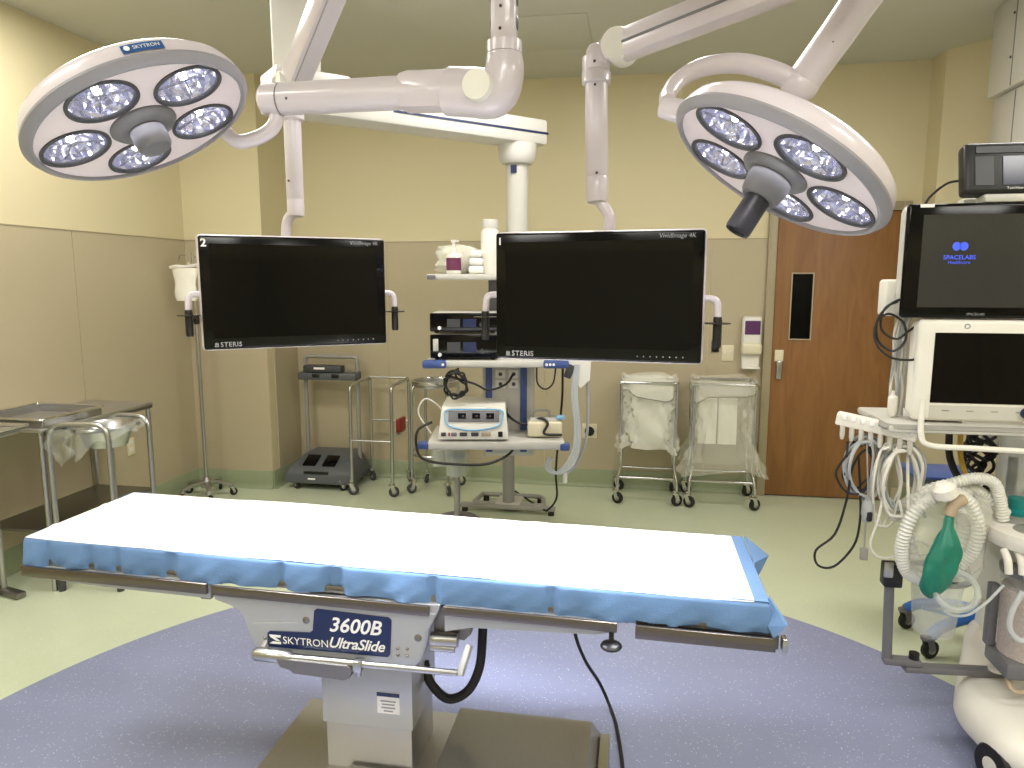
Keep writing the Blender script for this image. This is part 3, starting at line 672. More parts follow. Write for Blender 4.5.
# video processors on the upper boom shelf
for k, (z, lab) in enumerate(((1.120, 'black video processor, lower of the two stacked on the boom shelf'), (1.272, 'black video processor, upper of the two stacked on the boom shelf'))):
    u = thing('video_processor', lab, 'video processor', bw(-0.175, -0.10, z), BR, group='black video processors')
    h = 0.145 if k == 0 else 0.115
    part('chassis', MB().box((0, 0.01, h / 2 + 0.006), (0.385, 0.34, h - 0.012), 0.01), 'pale_grey', u, local=True)
    part('front_panel', MB().box((0, -0.165, h / 2 + 0.004), (0.39, 0.016, h - 0.010), 0.012, 3), 'black_gloss', u, local=True)
    for dx in (-0.06, 0.03): part('display_window', MB().box((dx, -0.1735, h / 2), (0.075, 0.002, h * 0.4)), 'navy_label' if dx > 0 else 'dark_grey', u, local=True)
    part('button', MB().cyl((-0.14, -0.178, 0.03), (-0.14, -0.172, 0.03), 0.011, seg=14), 'white_print', u, local=True)
    if k == 0:
        m = MB(); m.box((-0.163, -0.174, 0.085), (0.030, 0.004, 0.07), 0.002); part('button_column', m, 'pale_grey', u, local=True)
    part('knob', MB().cyl((0.10, -0.184, 0.05), (0.10, -0.172, 0.05), 0.014, seg=16), 'dark_grey', u, local=True)
    for sx in (-1, 1):
        for sy in (-1, 1): part('foot', MB().cyl((sx * 0.16, sy * 0.13, 0), (sx * 0.16, sy * 0.13, 0.009), 0.014, seg=10), 'black_rubber', u, local=True)
# electrosurgical unit on the lower boom shelf
u = thing('electrosurgical_generator', 'white electrosurgical generator with light blue curved front on the lower boom shelf', 'generator', bw(-0.115, -0.16, 0.667), BR)
m = MB(); pr_ = [(-0.20, 0.012), (-0.205, 0.06), (-0.150, 0.205), (-0.120, 0.215), (0.16, 0.215), (0.17, 0.20), (0.17, 0.012)]
vs = []; n = len(pr_)
for x, s in ((-0.195, 1.0), (-0.185, 1.0), (0.165, 1.0), (0.178, 1.0)):
    for y, z in pr_: vs.append((x * (1 - 0.10 * (z / 0.215)), y, z if abs(x) < 0.19 else z * 0.98))
fs = [tuple(range(n)), tuple(range(4 * n - 1, 3 * n - 1, -1))]
for k in range(3): fs += [(k * n + i, (k + 1) * n + i, (k + 1) * n + (i + 1) % n, k * n + (i + 1) % n) for i in range(n)]
m._add(vs, fs); part('casing', m, 'white_plastic', u, local=True)
tilt = Matrix.Translation((-0.006, -0.187, 0.125)) @ Matrix.Rotation(math.radians(-19.5), 4, 'X')
m = MB(); m.M = tilt; m.box((0, 0.0, 0.028), (0.27, 0.006, 0.068), 0.003); part('display', m, 'grey_plastic', u, local=True)
m = MB(); m.M = tilt; m.tube(spline([(-0.150, -0.004, 0.02), (-0.135, -0.004, -0.028), (-0.07, -0.004, -0.050), (0.0, -0.004, -0.058), (0.07, -0.004, -0.050), (0.135, -0.004, -0.028), (0.150, -0.004, 0.02), (0.140, -0.004, 0.066), (0.0, -0.004, 0.070), (-0.140, -0.004, 0.066)], 4, True), lambda q: 0.0055, 8, closed=True); part('blue_surround', m, 'light_blue_print', u, local=True)
for x in (-0.075, 0.0, 0.075):
    m = MB(); m.M = tilt; m.box((x + 0.012, -0.004, 0.030), (0.042, 0.006, 0.034), 0.001); part('readout', m, 'black_gloss', u, local=True)
for x, w, c in ((-0.165, 0.026, 'dark_grey'), (-0.135, 0.010, 'red_plastic'), (-0.11, 0.03, 'grey_plastic'), (-0.06, 0.04, 'dark_grey'), (0.0, 0.04, 'dark_grey'), (0.06, 0.05, 'tan_plastic'), (0.135, 0.024, 'black_plastic')):
    part('connector', MB().box((x, -0.204, 0.045), (w, 0.010, 0.024 if c != 'black_plastic' else 0.034), 0.004), c, u, local=True)
part('side_vent', MB().box((0.166, 0.03, 0.09), (0.012, 0.16, 0.12), 0.004), 'black_plastic', u, local=True)
for sx in (-1, 1):
    for sy in (-1, 1): part('foot', MB().cyl((sx * 0.15, 0.0 + sy * 0.14, 0), (sx * 0.15, sy * 0.14, 0.014), 0.014, seg=10), 'black_rubber', u, local=True)
u.scale = (1.07, 1.0, 0.92)
# items on the top boom shelf
u = thing('soap_bottle', 'white pump bottle with maroon label on the top boom shelf', 'bottle', bw(-0.245, -0.09, 1.606), BR)
part('bottle', MB().lathe([(0, 0), (0.040, 0), (0.043, 0.05), (0.043, 0.62), (0.036, 0.72), (0.018, 0.78), (0.016, 1), (0, 1)], 24, (0, 0, 0), (0, 0, 0.155)), 'white_plastic', u, local=True)
part('label_print', MB().lathe([(0.0437, 0), (0.0437, 1)], 24, (0, 0, 0.02), (0, 0, 0.092)), 'maroon_print', u, local=True)
m = MB(); m.cyl((0, 0, 0.155), (0, 0, 0.185), 0.009, seg=12); m.cyl((0, 0, 0.18), (0, 0, 0.196), 0.016, seg=14); m.bar((0, 0, 0.190), (0.03, -0.03, 0.186), 0.012, 0.010, 0.003); part('pump', m, 'white_plastic', u, local=True)
def crumple(c, d, seed, nu=26, nv=16, amp=0.18):
    rnd = random.Random(seed); ph = [(rnd.uniform(2, 7), rnd.uniform(2, 7), rnd.uniform(2, 7), rnd.uniform(0, 6.28)) for _ in range(6)]
    def fn(u, v):
        th = 2 * PI * u; fi = PI * v; ex = 0.55
        def pw(q): return math.copysign(abs(q) ** ex, q)
        p = Vector((pw(math.cos(th)) * pw(math.sin(fi)), pw(math.sin(th)) * pw(math.sin(fi)), -pw(math.cos(fi))))
        k = 1 + amp * sum(math.sin(a * p.x + b * p.y + c_ * p.z * 1.3 + s) for a, b, c_, s in ph) / 3
        return (c[0] + p.x * d[0] / 2 * k, c[1] + p.y * d[1] / 2 * k, c[2] + max(-1, p.z * (k if p.z > 0 else 1)) * d[2] / 2)
    return MB().grid(fn, nu, nv, wrap=True)
u = thing('saline_bag_pack', 'crumpled clear plastic pack behind the maroon-labelled bottle on the boom shelf', 'plastic pack', bw(-0.21, 0.03, 1.606), BR)
part('pack', crumple((0, 0, 0.082), (0.21, 0.11, 0.16), 3), 'paper_liner', u, local=True, sharp=25)
part('wrapper', crumple((-0.03, 0, 0.084), (0.225, 0.13, 0.165), 5), 'bag_film', u, local=True, sharp=25)
u = thing('spray_canister', 'tall white canister standing behind the display edge on the boom shelf', 'canister', bw(-0.035, -0.04, 1.606), BR)
part('body', MB().lathe([(0, 0), (0.052, 0), (0.054, 0.03), (0.054, 0.80), (0.046, 0.86), (0.046, 0.88), (0, 0.88)], 24, (0, 0, 0), (0, 0, 0.30)), 'white_plastic', u, local=True)
part('cap', MB().lathe([(0, 0), (0.048, 0), (0.048, 0.8), (0.042, 1), (0, 1)], 24, (0, 0, 0.264), (0, 0, 0.315)), 'pale_grey', u, local=True)
u = thing('folded_drape_pack', 'folded white cloth pack right of the pump bottle on the boom shelf', 'cloth pack', bw(-0.115, -0.06, 1.606), BR)
for k in range(3): part('fold', MB().box((0, 0, 0.024 + k * 0.046), (0.085 - 0.006 * k, 0.12, 0.044), 0.015, 3), 'drape_white', u, local=True)

# cables and hoses on the boom
def cable(name, pts, r, m, label, cat='cable', parent=None, n=7, seg=8, group=None):
    mb = MB().tube(spline(pts, n), r, seg)
    if parent is not None: return part(name, mb, m, parent, label=label)
    z = min(pts, key=lambda p: p[2]); return solo(name, mb, m, label, cat, z, group)
def coil(c, r0, turns, ax1, ax2, jitter, seed, n=14):
    rnd = random.Random(seed); out = []; c = Vector(c); ax1 = Vector(ax1); ax2 = Vector(ax2); nn = ax1.cross(ax2)
    for i in range(int(turns * n) + 1):
        a = 2 * PI * i / n; k = 1 + rnd.uniform(-jitter, jitter)
        out.append(c + ax1 * (r0 * k * math.cos(a)) + ax2 * (r0 * k * math.sin(a)) + nn * (0.006 * i / n + rnd.uniform(-0.004, 0.004)))
    return out
cp = coil(bw(-0.225, -0.30, 0.985), 0.062, 3.4, (0.98, 0.17, 0), (0, 0, 1.1), 0.22, 4)
cable('power_cable', [bw(-0.21, -0.25, 1.08), bw(-0.225, -0.29, 1.03)] + cp + [bw(-0.12, -0.28, 0.985), bw(-0.04, -0.26, 0.945), bw(0.06, -0.20, 0.97), bw(0.10, -0.07, 1.01)], 0.0065, 'cable_black', 'black power cable coiled below the upper boom shelf', n=3)
cable('power_cable', [bw(0.235, -0.28, 1.08), bw(0.24, -0.29, 0.99), bw(0.285, -0.29, 0.955), bw(0.33, -0.28, 0.99), bw(0.345, -0.27, 1.08)], 0.005, 'cable_black', 'short black cable looping down from the right shelf bumper')
cable('power_cable', [bw(-0.355, -0.37, 0.78), bw(-0.43, -0.40, 0.74), bw(-0.44, -0.41, 0.65), bw(-0.40, -0.41, 0.575), bw(-0.25, -0.40, 0.545), bw(-0.05, -0.40, 0.545), bw(0.08, -0.30, 0.58), bw(0.12, -0.05, 0.60)], 0.0075, 'cable_black', 'black cable drooping under the lower boom shelf from the generator')
cable('power_cable', [bw(0.05, -0.13, 0.80), bw(0.10, -0.22, 0.765), bw(0.18, -0.24, 0.74), bw(0.26, -0.26, 0.78), bw(0.30, -0.29, 0.755), bw(0.28, -0.31, 0.70), bw(0.38, -0.32, 0.695)], 0.008, 'cable_black', 'black cable lying on the lower boom shelf beside the grey module')
cable('cable_loop', [bw(-0.37, -0.30, 0.70), bw(-0.44, -0.30, 0.82), bw(-0.40, -0.30, 0.90), bw(-0.33, -0.28, 0.86), bw(-0.30, -0.24, 0.80)], 0.005, 'cable_white', 'thin white cable looping at the left side of the generator')
cable('floor_cable', [bw(0.40, -0.05, 1.06), bw(0.40, -0.02, 0.85), bw(0.385, 0.05, 0.60), bw(0.375, 0.12, 0.35), bw(0.39, 0.25, 0.15), bw(0.34, 0.36, 0.03), bw(0.30, 0.45, 0.009), bw(0.10, 0.9, 0.009)], 0.007, 'cable_black', 'black cable hanging behind the boom down to the green floor')
# grey module beside the generator
u = thing('cuff_module', 'small cream module with blue end on the right of the lower boom shelf', 'module', bw(0.285, -0.20, 0.667), BR)
part('body', MB().box((0, 0, 0.05), (0.20, 0.16, 0.09), 0.014, 3), 'cream_plastic', u, local=True)
part('lid', MB().box((0, 0.0, 0.10), (0.17, 0.13, 0.018), 0.008), 'pale_grey', u, local=True)
part('blue_end', MB().box((0.09, -0.04, 0.115), (0.05, 0.06, 0.02), 0.006), 'light_blue_print', u, local=True)
part('handle', MB().tube(bend([(-0.06, 0.0, 0.105), (-0.06, 0.0, 0.15), (0.03, 0.0, 0.15), (0.03, 0.0, 0.105)], 0.03), 0.007, 8), 'mid_grey', u, local=True)
# cuff holder with translucent hoses at the right end of the boom
u = thing('hose_holder', 'white cuff holder at the right shelf end with grey and clear hoses hanging down', 'hose holder', bw(0.46, -0.20, 1.02), BR)
m = MB(); m.prism([(-0.075, 0.08), (0.06, 0.125), (0.09, 0.10), (0.085, -0.02), (0.03, -0.07), (-0.01, 0.0)], -0.03, 0.03); part('holder', m, 'white_plastic', u, local=True)
m = MB(); m.box((-0.035, -0.034, 0.03), (0.045, 0.02, 0.08), 0.006, R=Matrix.Rotation(0.4, 3, 'Y')); part('clip', m, 'dark_grey', u, local=True)
part('hanger_arm', MB().bar((-0.10, 0.0, 0.065), (0.03, 0.0, 0.09), 0.03, 0.02, 0.004), 'mid_grey', u, local=True)
for k in range(4):
    o = 0.009 * k
    part('hose', MB().tube(spline([(0.0 + o * 0.6, -0.04, 0.07), (-0.02 + o, -0.05, -0.10), (0.0 + o, -0.05, -0.28), (-0.01 + o * 1.2, -0.06, -0.42), (-0.06 + o * 1.6, -0.07, -0.52), (-0.12 + o * 1.2, -0.07, -0.565), (-0.17 + o, -0.07, -0.53), (-0.15 + o * 0.7, -0.07, -0.47)], 6), 0.008, 8), 'tube_clear', u, local=True)
part('hose', MB().tube(spline([(0.075, 0.0, -0.03), (0.08, 0.0, -0.2), (0.07, 0.0, -0.38), (0.02, 0.0, -0.52), (-0.05, 0.0, -0.60)], 6), 0.009, 8), 'cable_grey', u, local=True)
part('connector', MB().cyl((-0.05, 0, -0.64), (-0.05, 0, -0.58), 0.014, seg=10), 'white_plastic', u, local=True)
#==NEXT==
# ================================================================== OPERATING TABLE
TX, TY = -0.755, 2.12
def zt(x): return -0.0178 * (x - TX)
t = thing('operating_table', 'steel operating table on a pedestal under the blue and white drape', 'operating table', (TX, TY, 0))
m = MB(); m.slab([(-1.165, 1.70), (-0.10, 1.70), (-0.10, 2.32), (-1.165, 2.32)], 0.0, 0.052); part('base_plate', m, 'steel_brushed', t)
def frustum(x0, x1, y0, y1, z0, z1, ix0, ix1, iy0, iy1):
    m = MB(); m._add([(x0, y0, z0), (x1, y0, z0), (x1, y1, z0), (x0, y1, z0), (x0 + ix0, y0 + iy0, z1), (x1 - ix1, y0 + iy0, z1), (x1 - ix1, y1 - iy1, z1), (x0 + ix0, y1 - iy1, z1)],
                     [(3, 2, 1, 0), (4, 5, 6, 7), (0, 1, 5, 4), (1, 2, 6, 5), (2, 3, 7, 6), (3, 0, 4, 7)]); return m
part('base_cover', frustum(-0.60, -0.062, 1.70, 2.245, 0.052, 0.165, 0.045, 0.05, 0.02, 0.06), 'steel_brushed', t, smooth=False)
m = MB(); m.slab([(-0.082, 1.70), (-0.052, 1.70), (-0.052, 2.20), (-0.082, 2.20)], 0.006, 0.115); part('base_flange', m, 'steel', t)
m = MB(); m.box((-0.985, 2.27, 0.056), (0.03, 0.02, 0.012)); m.box((-0.72, 1.966, 0.058), (0.30, 0.012, 0.016)); part('base_lip', m, 'steel', t)
part('column', MB().box((-0.805, 2.10, 0.165), (0.285, 0.235, 0.235), 0.004), 'steel_brushed', t)
part('column_sleeve', MB().box((-0.805, 2.10, 0.325), (0.300, 0.255, 0.235), 0.004), 'painted_panel', t)
part('saddle', MB().box((-0.84, 2.12, 0.505), (0.42, 0.36, 0.15), 0.012), 'steel_dark', t)
m = MB(); m.box((-0.733, 1.9715, 0.296), (0.073, 0.002, 0.072)); st = part('asset_sticker', m, 'white_print', t)
m = MB(); m.box((-0.733, 1.970, 0.324), (0.073, 0.002, 0.013)); part('sticker_band', m, 'navy_label', st)
m = MB()
for i, w in enumerate((0.05, 0.04, 0.045, 0.03)): m.box((-0.733, 1.970, 0.302 - i * 0.011), (w, 0.002, 0.004))
part('sticker_text', m, 'grey_print', st)
# tilted frame that carries the top
def TB(x0, x1, y, z0, z1, th, bev=0.004):
    m = MB(); zc = (z0 + z1) / 2
    return m.bar((x0, y, zc), (x1, y, zc), th, z1 - z0, bev)
for s, y in ((-1, 1.862), (1, 2.378)):
    P = [(-1.232, 0.682), (-1.224, 0.654), (-1.175, 0.640), (-1.144, 0.625), (-1.128, 0.590), (-1.111, 0.533), (-1.098, 0.514), (-1.075, 0.504), (-0.63, 0.495), (-0.605, 0.499), (-0.588, 0.517), (-0.575, 0.56), (-0.560, 0.619), (-0.533, 0.672), (-0.528, 0.691)]
    pn = part('side_panel', MB().prism(P, y - 0.012, y + 0.012), 'painted_panel', t)
    if s < 0:
        Q = [(-1.075, 0.508), (-0.63, 0.499), (-0.607, 0.503), (-0.592, 0.519), (-0.563, 0.622), (-0.540, 0.666), (-0.925, 0.664), (-0.945, 0.652), (-0.952, 0.620), (-0.962, 0.604), (-1.105, 0.590), (-1.108, 0.545), (-1.098, 0.52)]
        part('cover_plate', MB().prism(Q, y - 0.016, y - 0.011), 'painted_panel', pn)
        B = [(-0.905, 0.648), (-0.897, 0.654), (-0.678, 0.645), (-0.670, 0.637), (-0.676, 0.532), (-0.684, 0.524), (-1.050, 0.523), (-1.058, 0.530), (-1.056, 0.566), (-1.048, 0.572), (-0.922, 0.578), (-0.912, 0.586)]
        lb = part('name_plate', MB().prism(B, y - 0.019, y - 0.0155), 'navy_label', t)
        sl = Matrix.Rotation(math.radians(0.0), 4, 'Y')
        lettering('lettering', 'SKYTRON', 0.032, frontM(-1.008, y - 0.0196, 0.547), 'white_print', lb, local=False)
        lettering('lettering', '3600B', 0.062, frontM(-0.862, y - 0.0196, 0.608), 'white_print', lb, local=False, shear=0.28, bold=0.0012)
        lettering('lettering', 'UltraSlide', 0.046, frontM(-0.866, y - 0.0196, 0.553), 'white_print', lb, local=False, shear=0.35, bold=0.0008, spacing=0.95)
        m = MB(); m.prism([(-1.050, 0.534), (-1.014, 0.534), (-1.014, 0.541), (-1.040, 0.541)], y - 0.0205, y - 0.0192)
        m.prism([(-1.050, 0.562), (-1.014, 0.562), (-1.014, 0.555), (-1.032, 0.555), (-1.016, 0.544), (-1.028, 0.544), (-1.047, 0.555)], y - 0.0205, y - 0.0192)
        part('emblem', m, 'white_print', lb)
        for x, z, r in ((-0.932, 0.615, 0.011), (-0.592, 0.590, 0.011), (-0.653, 0.553, 0.005), (-0.625, 0.553, 0.005), (-0.653, 0.533, 0.005), (-0.625, 0.533, 0.005), (-1.066, 0.548, 0.005)):
            part('screw', MB().lathe([(0, 0), (r * 0.5, 0), (r, 0.5), (r, 1), (0, 1)], 14, (x, y - 0.021, z), (x, y - 0.015, z)), 'steel_dark', t)
    k = 1 if s > 0 else -1
    ry = y + k * 0.022
    for x0, x1, a, b in ((-1.875, -1.24, 0.680, 0.714), (-1.225, -0.555, 0.668, 0.698), (-0.515, -0.030, 0.664, 0.692), (0.018, 0.380, 0.644, 0.682)):
        m = MB(); o0 = zt(x0) - zt((x0 + x1) / 2); zc = (a + b) / 2
        m.bar((x0, ry, zc + o0), (x1, ry, zc - o0), 0.012, b - a, 0.003); part('side_rail', m, 'rail_steel', t)
    m = MB(); m.prism([(-1.872, 0.712), (-1.24, 0.700), (-1.24, 0.655), (-1.60, 0.664), (-1.84, 0.680), (-1.872, 0.69)], y - 0.01, y + 0.01); part('back_section_side', m, 'painted_panel' if s < 0 else 'steel_dark', t)
    m = MB(); m.prism([(-0.515, 0.690), (-0.03, 0.680), (-0.03, 0.655), (-0.09, 0.640), (-0.44, 0.630), (-0.515, 0.612)], y - 0.008, y + 0.012); part('leg_section_side', m, 'painted_panel', t)
    m = MB(); m.prism([(0.02, 0.688), (0.39, 0.676), (0.39, 0.640), (0.02, 0.648)], y - 0.006, y + 0.012); part('foot_section_side', m, 'rail_steel', t)
    m = MB(); m.box((0.400, ry, 0.664), (0.014, 0.03, 0.04), 0.004); part('rail_stop', m, 'steel', t)
for x0, x1 in ((-1.872, -1.24), (-1.228, -0.53), (-0.515, -0.03), (0.02, 0.39)):
    m = MB(); o = zt(x0) - zt((x0 + x1) / 2); zc = 0.703 + zt((x0 + x1) / 2)
    m.bar((x0, TY, zc + o), (x1, TY, zc - o), 0.50, 0.022, 0.003); part('top_section', m, 'steel_dark', t)
    m = MB(); xe = min(x1 - 0.004, 0.352); m.bar((x0 + 0.004, TY, zc + 0.041 + o), (xe, TY, zc + 0.041 - o), 0.478, 0.058, 0.015); part('pad', m, 'pad_black', t)
for x in (-1.235, -0.522, -0.005):
    part('hinge', MB().cyl((x, 1.90, 0.685 + zt(x)), (x, 2.34, 0.685 + zt(x)), 0.014, seg=14), 'steel_dark', t)
part('hinge_bracket', MB().box((-1.262, 1.868, 0.672), (0.035, 0.02, 0.05), 0.004), 'steel_dark', t)
m = MB(); m.prism([(-0.56, 0.66), (-0.50, 0.665), (-0.455, 0.62), (-0.45, 0.585), (-0.47, 0.565), (-0.56, 0.58)], 1.90, 1.93); part('lift_bracket', m, 'steel_dark', t)
m = MB(); m.cyl((-0.565, 1.885, 0.570), (-0.485, 1.885, 0.572), 0.020, seg=16); m.cyl((-0.565, 1.885, 0.545), (-0.495, 1.885, 0.545), 0.012, seg=12); part('lift_cylinder', m, 'steel', t)
m = MB(); m.cyl((-1.07, 1.815, 0.512), (-0.47, 1.815, 0.512), 0.0095, seg=14); part('handle_bar', m, 'steel', t)
part('handle_knob', MB().lathe([(0, 0), (0.016, 0.0), (0.021, 0.08), (0.019, 0.9), (0.012, 1), (0, 1)], 18, (-1.085, 1.815, 0.513), (-0.965, 1.815, 0.512)), 'steel', t)
m = MB(); m.bar((-0.462, 1.815, 0.505), (-0.445, 1.86, 0.575), 0.02, 0.018, 0.004); m.bar((-1.07, 1.83, 0.512), (-1.06, 1.86, 0.55), 0.016, 0.014, 0.003); part('handle_bracket', MB().bar((-0.462, 1.815, 0.505), (-0.445, 1.86, 0.575), 0.02, 0.018, 0.004), 'painted_panel', t); part('handle_bracket', MB().bar((-1.07, 1.83, 0.512), (-1.06, 1.86, 0.55), 0.016, 0.014, 0.003), 'painted_panel', t)
m = MB(); m.prism([(-1.005, 0.514), (-0.79, 0.512), (-0.775, 0.500), (-0.782, 0.476), (-0.80, 0.468), (-0.955, 0.474), (-0.965, 0.484), (-0.995, 0.490)], 1.795, 1.835); part('control_housing', m, 'steel_dark', t)
m = MB(); m.box((-0.762, 1.815, 0.508), (0.028, 0.03, 0.035), 0.006); m.cyl((-0.762, 1.815, 0.475), (-0.762, 1.815, 0.50), 0.008, seg=10); part('clamp', m, 'steel', t)
m = MB(); m.ball((-0.045, 1.835, 0.622), (0.030, 0.030, 0.012), 18, 8); m.cyl((-0.045, 1.835, 0.62), (-0.045, 1.848, 0.66), 0.007, seg=10); part('release_knob', m, 'black_plastic', t)
part('hydraulic_hose', MB().tube(spline([(-0.66, 2.12, 0.36), (-0.635, 2.10, 0.300), (-0.575, 2.09, 0.255), (-0.51, 2.09, 0.285), (-0.470, 2.09, 0.365), (-0.460, 2.10, 0.46), (-0.462, 2.12, 0.58), (-0.475, 2.12, 0.66)], 6), 0.015, 12), 'black_rubber', t)

cable('floor_cable', [(-0.20, 2.36, 0.62), (-0.19, 2.37, 0.40), (-0.155, 2.44, 0.24), (-0.10, 2.52, 0.10), (-0.055, 2.50, 0.010), (-0.03, 2.38, 0.0085), (-0.005, 2.15, 0.0085), (0.0, 1.85, 0.0085), (-0.05, 1.5, 0.0085)], 0.0065, 'cable_black', 'black cable hanging from the table end and running across the blue floor')

# --- drape
t = thing('surgical_drape', 'white absorbent sheet with blue border covering the whole operating table', 'drape', (TX, TY, 0.70))
X0, X1, Y0, Y1 = -1.885, 0.368, 1.868, 2.372
rd = random.Random(11)
CRE = sorted([rd.uniform(0, 1) for _ in range(26)])
def wob(s, k): return sum(a * math.sin(b * s * 6.283 + c) for a, b, c in ((0.5, 9, 1.1), (0.35, 17, 2.3), (0.3, 31, 0.4), (0.22, 47, 5.0)))
def perim(s):
    W_, H_ = X1 - X0, Y1 - Y0; Lp = 2 * (W_ + H_); q = (s % 1) * Lp; r = 0.025
    if q < W_: return Vector((X0 + q, Y0)), Vector((0, -1))
    q -= W_
    if q < H_: return Vector((X1, Y0 + q)), Vector((1, 0))
    q -= H_
    if q < W_: return Vector((X1 - q, Y1)), Vector((0, 1))
    q -= W_
    return Vector((X0, Y1 - q)), Vector((-1, 0))
def zd(x): return 0.781 + zt(x)
ROWS = [(-0.10, 0.0), (-0.03, 0.0), (-0.010, -0.0015), (-0.002, -0.006), (0.001, -0.014), (0.003, -0.03), (0.005, -0.045), (0.006, -0.06), (0.006, -0.075), (0.004, -0.088)]
def dr(u, v):
    p, n = perim(u); i = min(int(round(v * (len(ROWS) - 1))), len(ROWS) - 1); o, dz = ROWS[i]
    k = max(0, (i - 4)) / 5
    w = wob(u, 0) * 0.008 * k + 0.004 * k * math.sin(u * 230) + 0.003 * k * math.sin(u * 410 + 9 * k)
    cr_ = 0.0
    for c in CRE:
        dd = abs(u - c)
        if dd < 0.004: cr_ -= 0.017 * (1 - dd / 0.004) * (0.35 + 0.65 * k) * (1 if i > 3 else 0)
    hem = 0.003 * wob(u * 0.7 + 0.2, 1) * (1 if i >= len(ROWS) - 1 else 0) if i > 6 else 0
    q = p + n * (o + w + cr_ + 0.002)
    return (q.x, q.y, zd(q.x) + dz + hem)
part('blue_border', MB().grid(dr, 520, len(ROWS) - 1, wrap=True), 'drape_blue', t, sharp=60)
# blue end strip over the right end
part('end_strip', MB().grid(lambda u, v: (0.27 + 0.094 * u, Y0 + 0.004 + (Y1 - Y0 - 0.008) * v, zd(0.27 + 0.094 * u) + 0.0012), 4, 8), 'drape_blue', t)
rw = random.Random(5); WR = [(rw.uniform(X0, 0.3), rw.uniform(Y0, Y1), rw.uniform(-0.5, 0.5), rw.uniform(0.05, 0.16)) for _ in range(16)]
def top(u, v):
    x = X0 + 0.001 + (0.325 - X0) * u; y = Y0 + 0.002 + (Y1 - Y0 - 0.004) * v
    if u < 1e-6: x -= 0.0
    z = zd(x) + 0.0025 + 0.0014 * math.sin(x * 5 + y * 3) + 0.001 * math.sin(x * 13 - y * 9)
    for a, b, c, l in WR:
        dx, dy = x - a, y - b; al = dx * math.cos(c) + dy * math.sin(c); ac = -dx * math.sin(c) + dy * math.cos(c)
        z += 0.0035 * math.exp(-(al / l) ** 2 - (ac / 0.012) ** 2)
    e = min(u * (0.325 - X0), v * (Y1 - Y0), (1 - v) * (Y1 - Y0))
    z -= max(0, 0.014 - e) * 0.35
    return (x, y, max(z, zd(x) + 0.001 - max(0, 0.014 - e) * 0.3))
part('absorbent_sheet', MB().grid(top, 200, 60), 'drape_white', t, sharp=60)
for pts in ([(0.366, 2.35, 0.766), (0.366, 2.13, 0.764), (0.43, 2.27, 0.735), (0.375, 2.15, 0.70)], [(0.366, 1.90, 0.763), (0.362, 1.862, 0.70), (0.405, 1.84, 0.715), (0.375, 1.85, 0.672)]):
    a, b, c, d_ = [Vector(p) for p in pts]
    m = MB(); o = Vector((0.003, 0.003, 0.004)); V = [a, b, c, d_]; V2 = [p + o for p in V]
    m._add(V + V2, [(0, 1, 2), (1, 3, 2), (4, 6, 5), (5, 6, 7), (0, 2, 6, 4), (2, 3, 7, 6), (3, 1, 5, 7), (1, 0, 4, 5)]); part('corner_fold', m, 'drape_blue', t, sharp=20)
m = MB(); m.grid(lambda u, v: (X0 - 0.004 - 0.014 * math.sin(u * 3.1) * v, Y0 + 0.01 + 0.10 * u, zd(X0) - 0.012 - (0.095 - 0.03 * u) * v), 6, 6); part('corner_fold', m, 'drape_blue', t)

# ================================================================== BACK OF THE ROOM
# --- intravenous pole
t = thing('intravenous_pole', 'tall chrome intravenous pole on wheels in the left back corner', 'pole', (-3.14, 4.73, 0))
def star(t, n, rad, a0, z, m_, r=0.013, caster_r=0.028):
    for k in range(n):
        a = a0 + 2 * PI * k / n; e = (rad * math.cos(a), rad * math.sin(a))
        part('base_leg', MB().tube(spline([(0.02 * math.cos(a), 0.02 * math.sin(a), z + 0.025), (e[0] * 0.5, e[1] * 0.5, z + 0.02), (e[0] * 0.92, e[1] * 0.92, z), (e[0], e[1], z - 0.004)], 4), lambda q: (0.012, 0.019), 10, flat=(0, 0, 1)), m_, t, local=True)
        caster(t, e[0], e[1], caster_r, a + 0.7, z_stem=z)
star(t, 5, 0.185, 0.35, 0.085, 'steel')
part('hub', MB().lathe([(0, 0), (0.04, 0), (0.045, 0.3), (0.025, 0.8), (0.02, 1), (0, 1)], 20, (0, 0, 0.075), (0, 0, 0.15)), 'steel', t, local=True)
part('lower_tube', MB().cyl((0, 0, 0.12), (0, 0, 1.32), 0.0135, seg=16), 'steel', t, local=True)
part('upper_tube', MB().cyl((0, 0, 1.30), (0, 0, 1.80), 0.0095, seg=14), 'chrome', t, local=True)
part('lock_collar', MB().lathe([(0, 0), (0.02, 0), (0.022, 0.5), (0.02, 1), (0, 1)], 16, (0, 0, 1.29), (0, 0, 1.35)), 'black_plastic', t, local=True)
part('lock_knob', MB().cyl((0.02, -0.03, 1.32), (0.02, -0.06, 1.32), 0.016, seg=14), 'black_plastic', t, local=True)
for s in (-1, 1): part('hook', MB().tube(bend([(0, 0, 1.77), (s * 0.10, 0, 1.79), (s * 0.115, 0, 1.74), (s * 0.10, 0, 1.73)], 0.02), 0.005, 8), 'chrome', t, local=True)
u = thing('pressure_bag', 'white pouch hanging from the left hook of the intravenous pole', 'pouch', (-3.175, 4.68, 1.46))
m = MB(); m.grid(lambda a, v: ((0.075 + 0.02 * v + 0.006 * math.sin(9 * v)) * math.cos(2 * PI * a), 0.035 * (1 - 0.6 * v ** 3) * math.sin(2 * PI * a) + 0.004 * math.sin(7 * v + 5 * a), 0.0 + 0.23 * v), 20, 10, wrap=True)
part('pouch', m, 'paper_liner', u, local=True)
